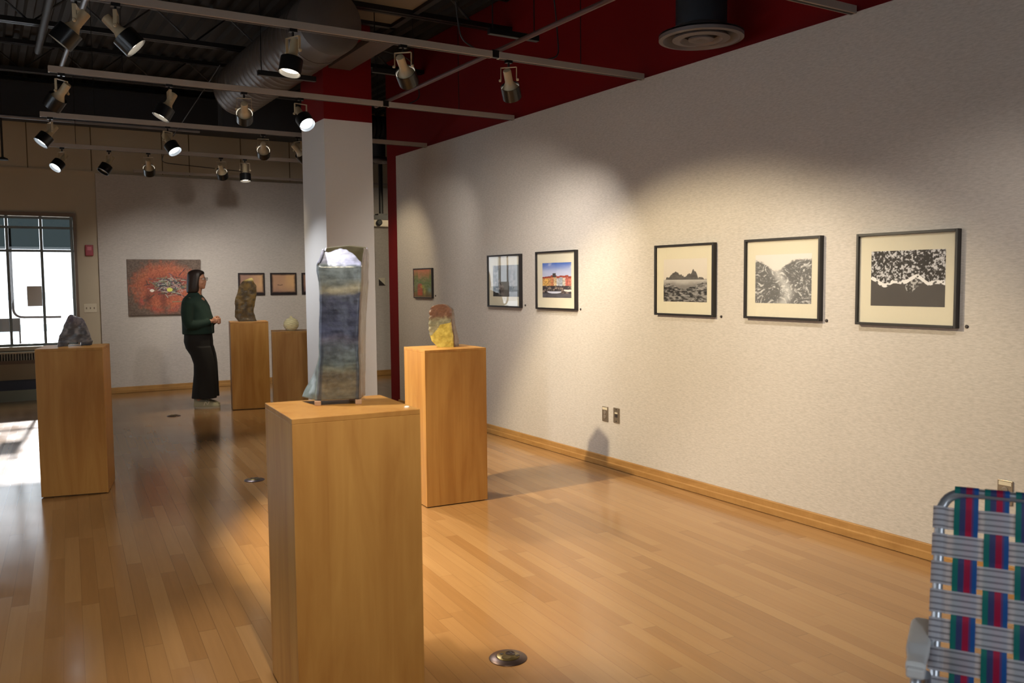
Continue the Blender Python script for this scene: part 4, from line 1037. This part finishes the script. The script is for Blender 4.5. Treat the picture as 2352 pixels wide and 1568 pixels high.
    # wide trousers
    tr = MB(); tr.ring([ring_e(cx, 0, z, rx, ry, 30, .9) for z, cx, rx, ry in ((.62, -.01, .12, .16), (.70, -.035, .145, .185), (.78, -.045, .155, .192), (.86, -.045, .150, .18), (.93, -.04, .14, .165))])
    for s, dx in ((-1, .012), (1, -.02)):
        rr = []
        for z, cx, rx, ry in ((.116, .018, .142, .095), (.13, .018, .139, .094), (.25, .025, .135, .09), (.40, .035, .125, .088), (.52, .035, .118, .088), (.62, .012, .128, .092), (.72, -.015, .13, .09)):
            ring = ring_e(cx+dx, s*.098, z, rx, ry, 30, .95)
            for i, p in enumerate(ring): p.x += .014*math.sin(i*1.25+s+z*5)*(.72-z); p.y += .016*math.sin(i*1.05+z*9+s)*(.74-z)
            rr.append(ring)
        tr.ring(rr)
    o = tr.build('trousers', M_TROUS, t, smooth=True); r = o.modifiers.new('cloth', 'REMESH'); r.mode = 'VOXEL'; r.voxel_size = .007; r.use_smooth_shade = True
    sm = o.modifiers.new('soft', 'SMOOTH'); sm.iterations = 3
    # trainers
    for s in (-1, 1):
        cx = .06 if s < 0 else -.01; cyy = s*.10
        R = []
        for i in range(13):
            v = i/12; x = cx-.135+.295*v; w = .045*(.62+.5*math.sin(PI*min(1, .18+v*.78)))*math.sqrt(max(.05, 1-max(0, (v-.8)/.2)**2)); hh = .082*(1-v)**1.1+.032-.016*max(0, (v-.85)/.15)
            R.append([Vector((x, cyy+w*math.cos(a), .018+hh*max(0, math.sin(a)) if math.sin(a) > 0 else .018)) for a in [2*PI*k/18 for k in range(18)]])
        sh = MB().ring(R).build('shoe', M_SHOE, t, smooth=True, angle=60)
        so = MB(); R = [[Vector((cx-.135+.295*(.5+.5*math.cos(a))*1.0-.002, cyy+math.sin(a)*.046*(1-.12*math.cos(a)), z)) for a in [2*PI*k/32 for k in range(32)]] for z in (.0, .004, .022, .026)]
        so.ring(R).build('sole', M_SOLE, sh, smooth=True, angle=30)
        yo = cyy-.043; mk = MB()
        P = [(cx-.015, .036), (cx+.0, .080), (cx+.03, .042), (cx+.045, .082)]
        for p0, p1 in zip(P, P[1:]):
            a, c_ = Vector((p0[0], 0, p0[1])), Vector((p1[0], 0, p1[1])); 
            mk.tube([Vector((a.x, cyy-(.049 if a.z < .06 else .040), a.z)), Vector((c_.x, cyy-(.049 if c_.z < .06 else .040), c_.z))], .006, 8)
        mk.build('side_stripe', M_SOLE, sh)
        lc = MB()
        for i in range(4): lc.tube([(cx+.0+i*.018, cyy-.02, .092-i*.009), (cx+.0+i*.018, cyy+.02, .092-i*.009)], .003, 6)
        lc.build('laces', M_WPLAS, sh)
    return t
person()

# ------------------------------------------------------------------ things outside the far window
t = empty('folding_chair', (.18, 13.5, -.15), label='dark folding chair outside the far window at the left edge', cat='chair')
MB().box((-.2, 0, .98), (.24, .02, 1.16)).build('backrest', M_DARK, t, bevel=.004)
MB().box((-.2, -.4, .62), (.24, 0, .65)).build('seat', M_DARK, t)
for a in (-.19, .23):
    MB().tube([(a, .02, 1.16), (a, -.1, 0)], .012).build('leg', M_DARK, t); MB().tube([(a, -.42, .0), (a, -.02, .64)], .012).build('leg', M_DARK, t)
tube_thing('bent_handrail', arc([(.33, 12.95, 2.2), (.33, 12.95, 1.04), (.88, 12.95, 1.03)], .12, 8), .016, M_LABEL, 'dark bent metal rail just outside the far window', 'rail')
tag(MB().box((.484, YF+.045, 1.185), (.652, YF+.052, 1.441)).build('window_notice', mat('grey_paper', (228, 226, 222), .8)), 'grey rectangular notice stuck on the far window', 'notice')
for zz, lb in ((1.22, 'upper pale rail of the fence outside the far window'), (.70, 'lower pale rail of the fence outside the far window')):
    tag(MB().box((-6, 16, zz), (6, 16.08, zz+.12)).build('fence_rail', mat('pale_blue_rail', (170, 184, 196), .8)), lb, 'fence')

# ------------------------------------------------------------------ daylight, camera, exposure
wd = bpy.data.worlds.new('world'); S.world = wd; wd.use_nodes = True
bg = wd.node_tree.nodes['Background']; bg.inputs['Color'].default_value = (.86, .93, 1.0, 1); bg.inputs['Strength'].default_value = 3.3
def portal(loc, rot, sx, sy):
    a = bpy.data.lights.new('window_portal', 'AREA'); a.shape = 'RECTANGLE'; a.size = sx; a.size_y = sy; a.cycles.is_portal = True
    o = bpy.data.objects.new('window_portal', a); link(o); o.location = loc; o.rotation_euler = rot
portal(((WX0+WX1)/2, YF+.15, (WZ0+WZ1)/2), (-PI/2, 0, 0), WX1-WX0, WZ1-WZ0)
portal(((BH[0]+BH[1])/2, -3.15, (BH[2]+BH[3])/2), (PI/2, 0, 0), BH[1]-BH[0], BH[3]-BH[2])
sl = bpy.data.lights.new('sun', 'SUN'); sl.energy = 22; sl.angle = .02; sl.color = (.96, .98, 1)
so_ = bpy.data.objects.new('sun', sl); link(so_); so_.rotation_euler = Vector((-.12, -1, -.35)).to_track_quat('-Z', 'Y').to_euler()
for h in LH: portal((-3.15, (h[0]+h[1])/2, (h[2]+h[3])/2), (0, -PI/2, 0), h[3]-h[2], h[1]-h[0])

cam = bpy.data.cameras.new('camera'); co = bpy.data.objects.new('camera', cam); link(co)
R3 = [[0.8534428, -0.5211081, -0.0090372], [-0.0439397, -0.0546626, -0.9975376], [0.5193310, 0.8517384, -0.0695488]]
r_, d_, f_ = (Vector(v).normalized() for v in R3)
m = Matrix((r_, -d_, -f_)).transposed().to_4x4(); m.translation = (0, 0, 1.45)
co.matrix_world = m
cam.sensor_width = 36; cam.lens = 1989.26/2352*36; cam.clip_start = .05; cam.clip_end = 200
cam.dof.use_dof = True; cam.dof.focus_distance = 5.8; cam.dof.aperture_fstop = 4.5
S.camera = co
S.view_settings.view_transform = 'Standard'; S.view_settings.look = 'None'; S.view_settings.gamma = 1
S.view_settings.use_curve_mapping = False; S.view_settings.exposure = -.28
S.cycles.max_bounces = 8; S.cycles.diffuse_bounces = 4; S.cycles.glossy_bounces = 4; S.cycles.transparent_max_bounces = 12
S.cycles.use_denoising = True; S.cycles.sample_clamp_indirect = 6
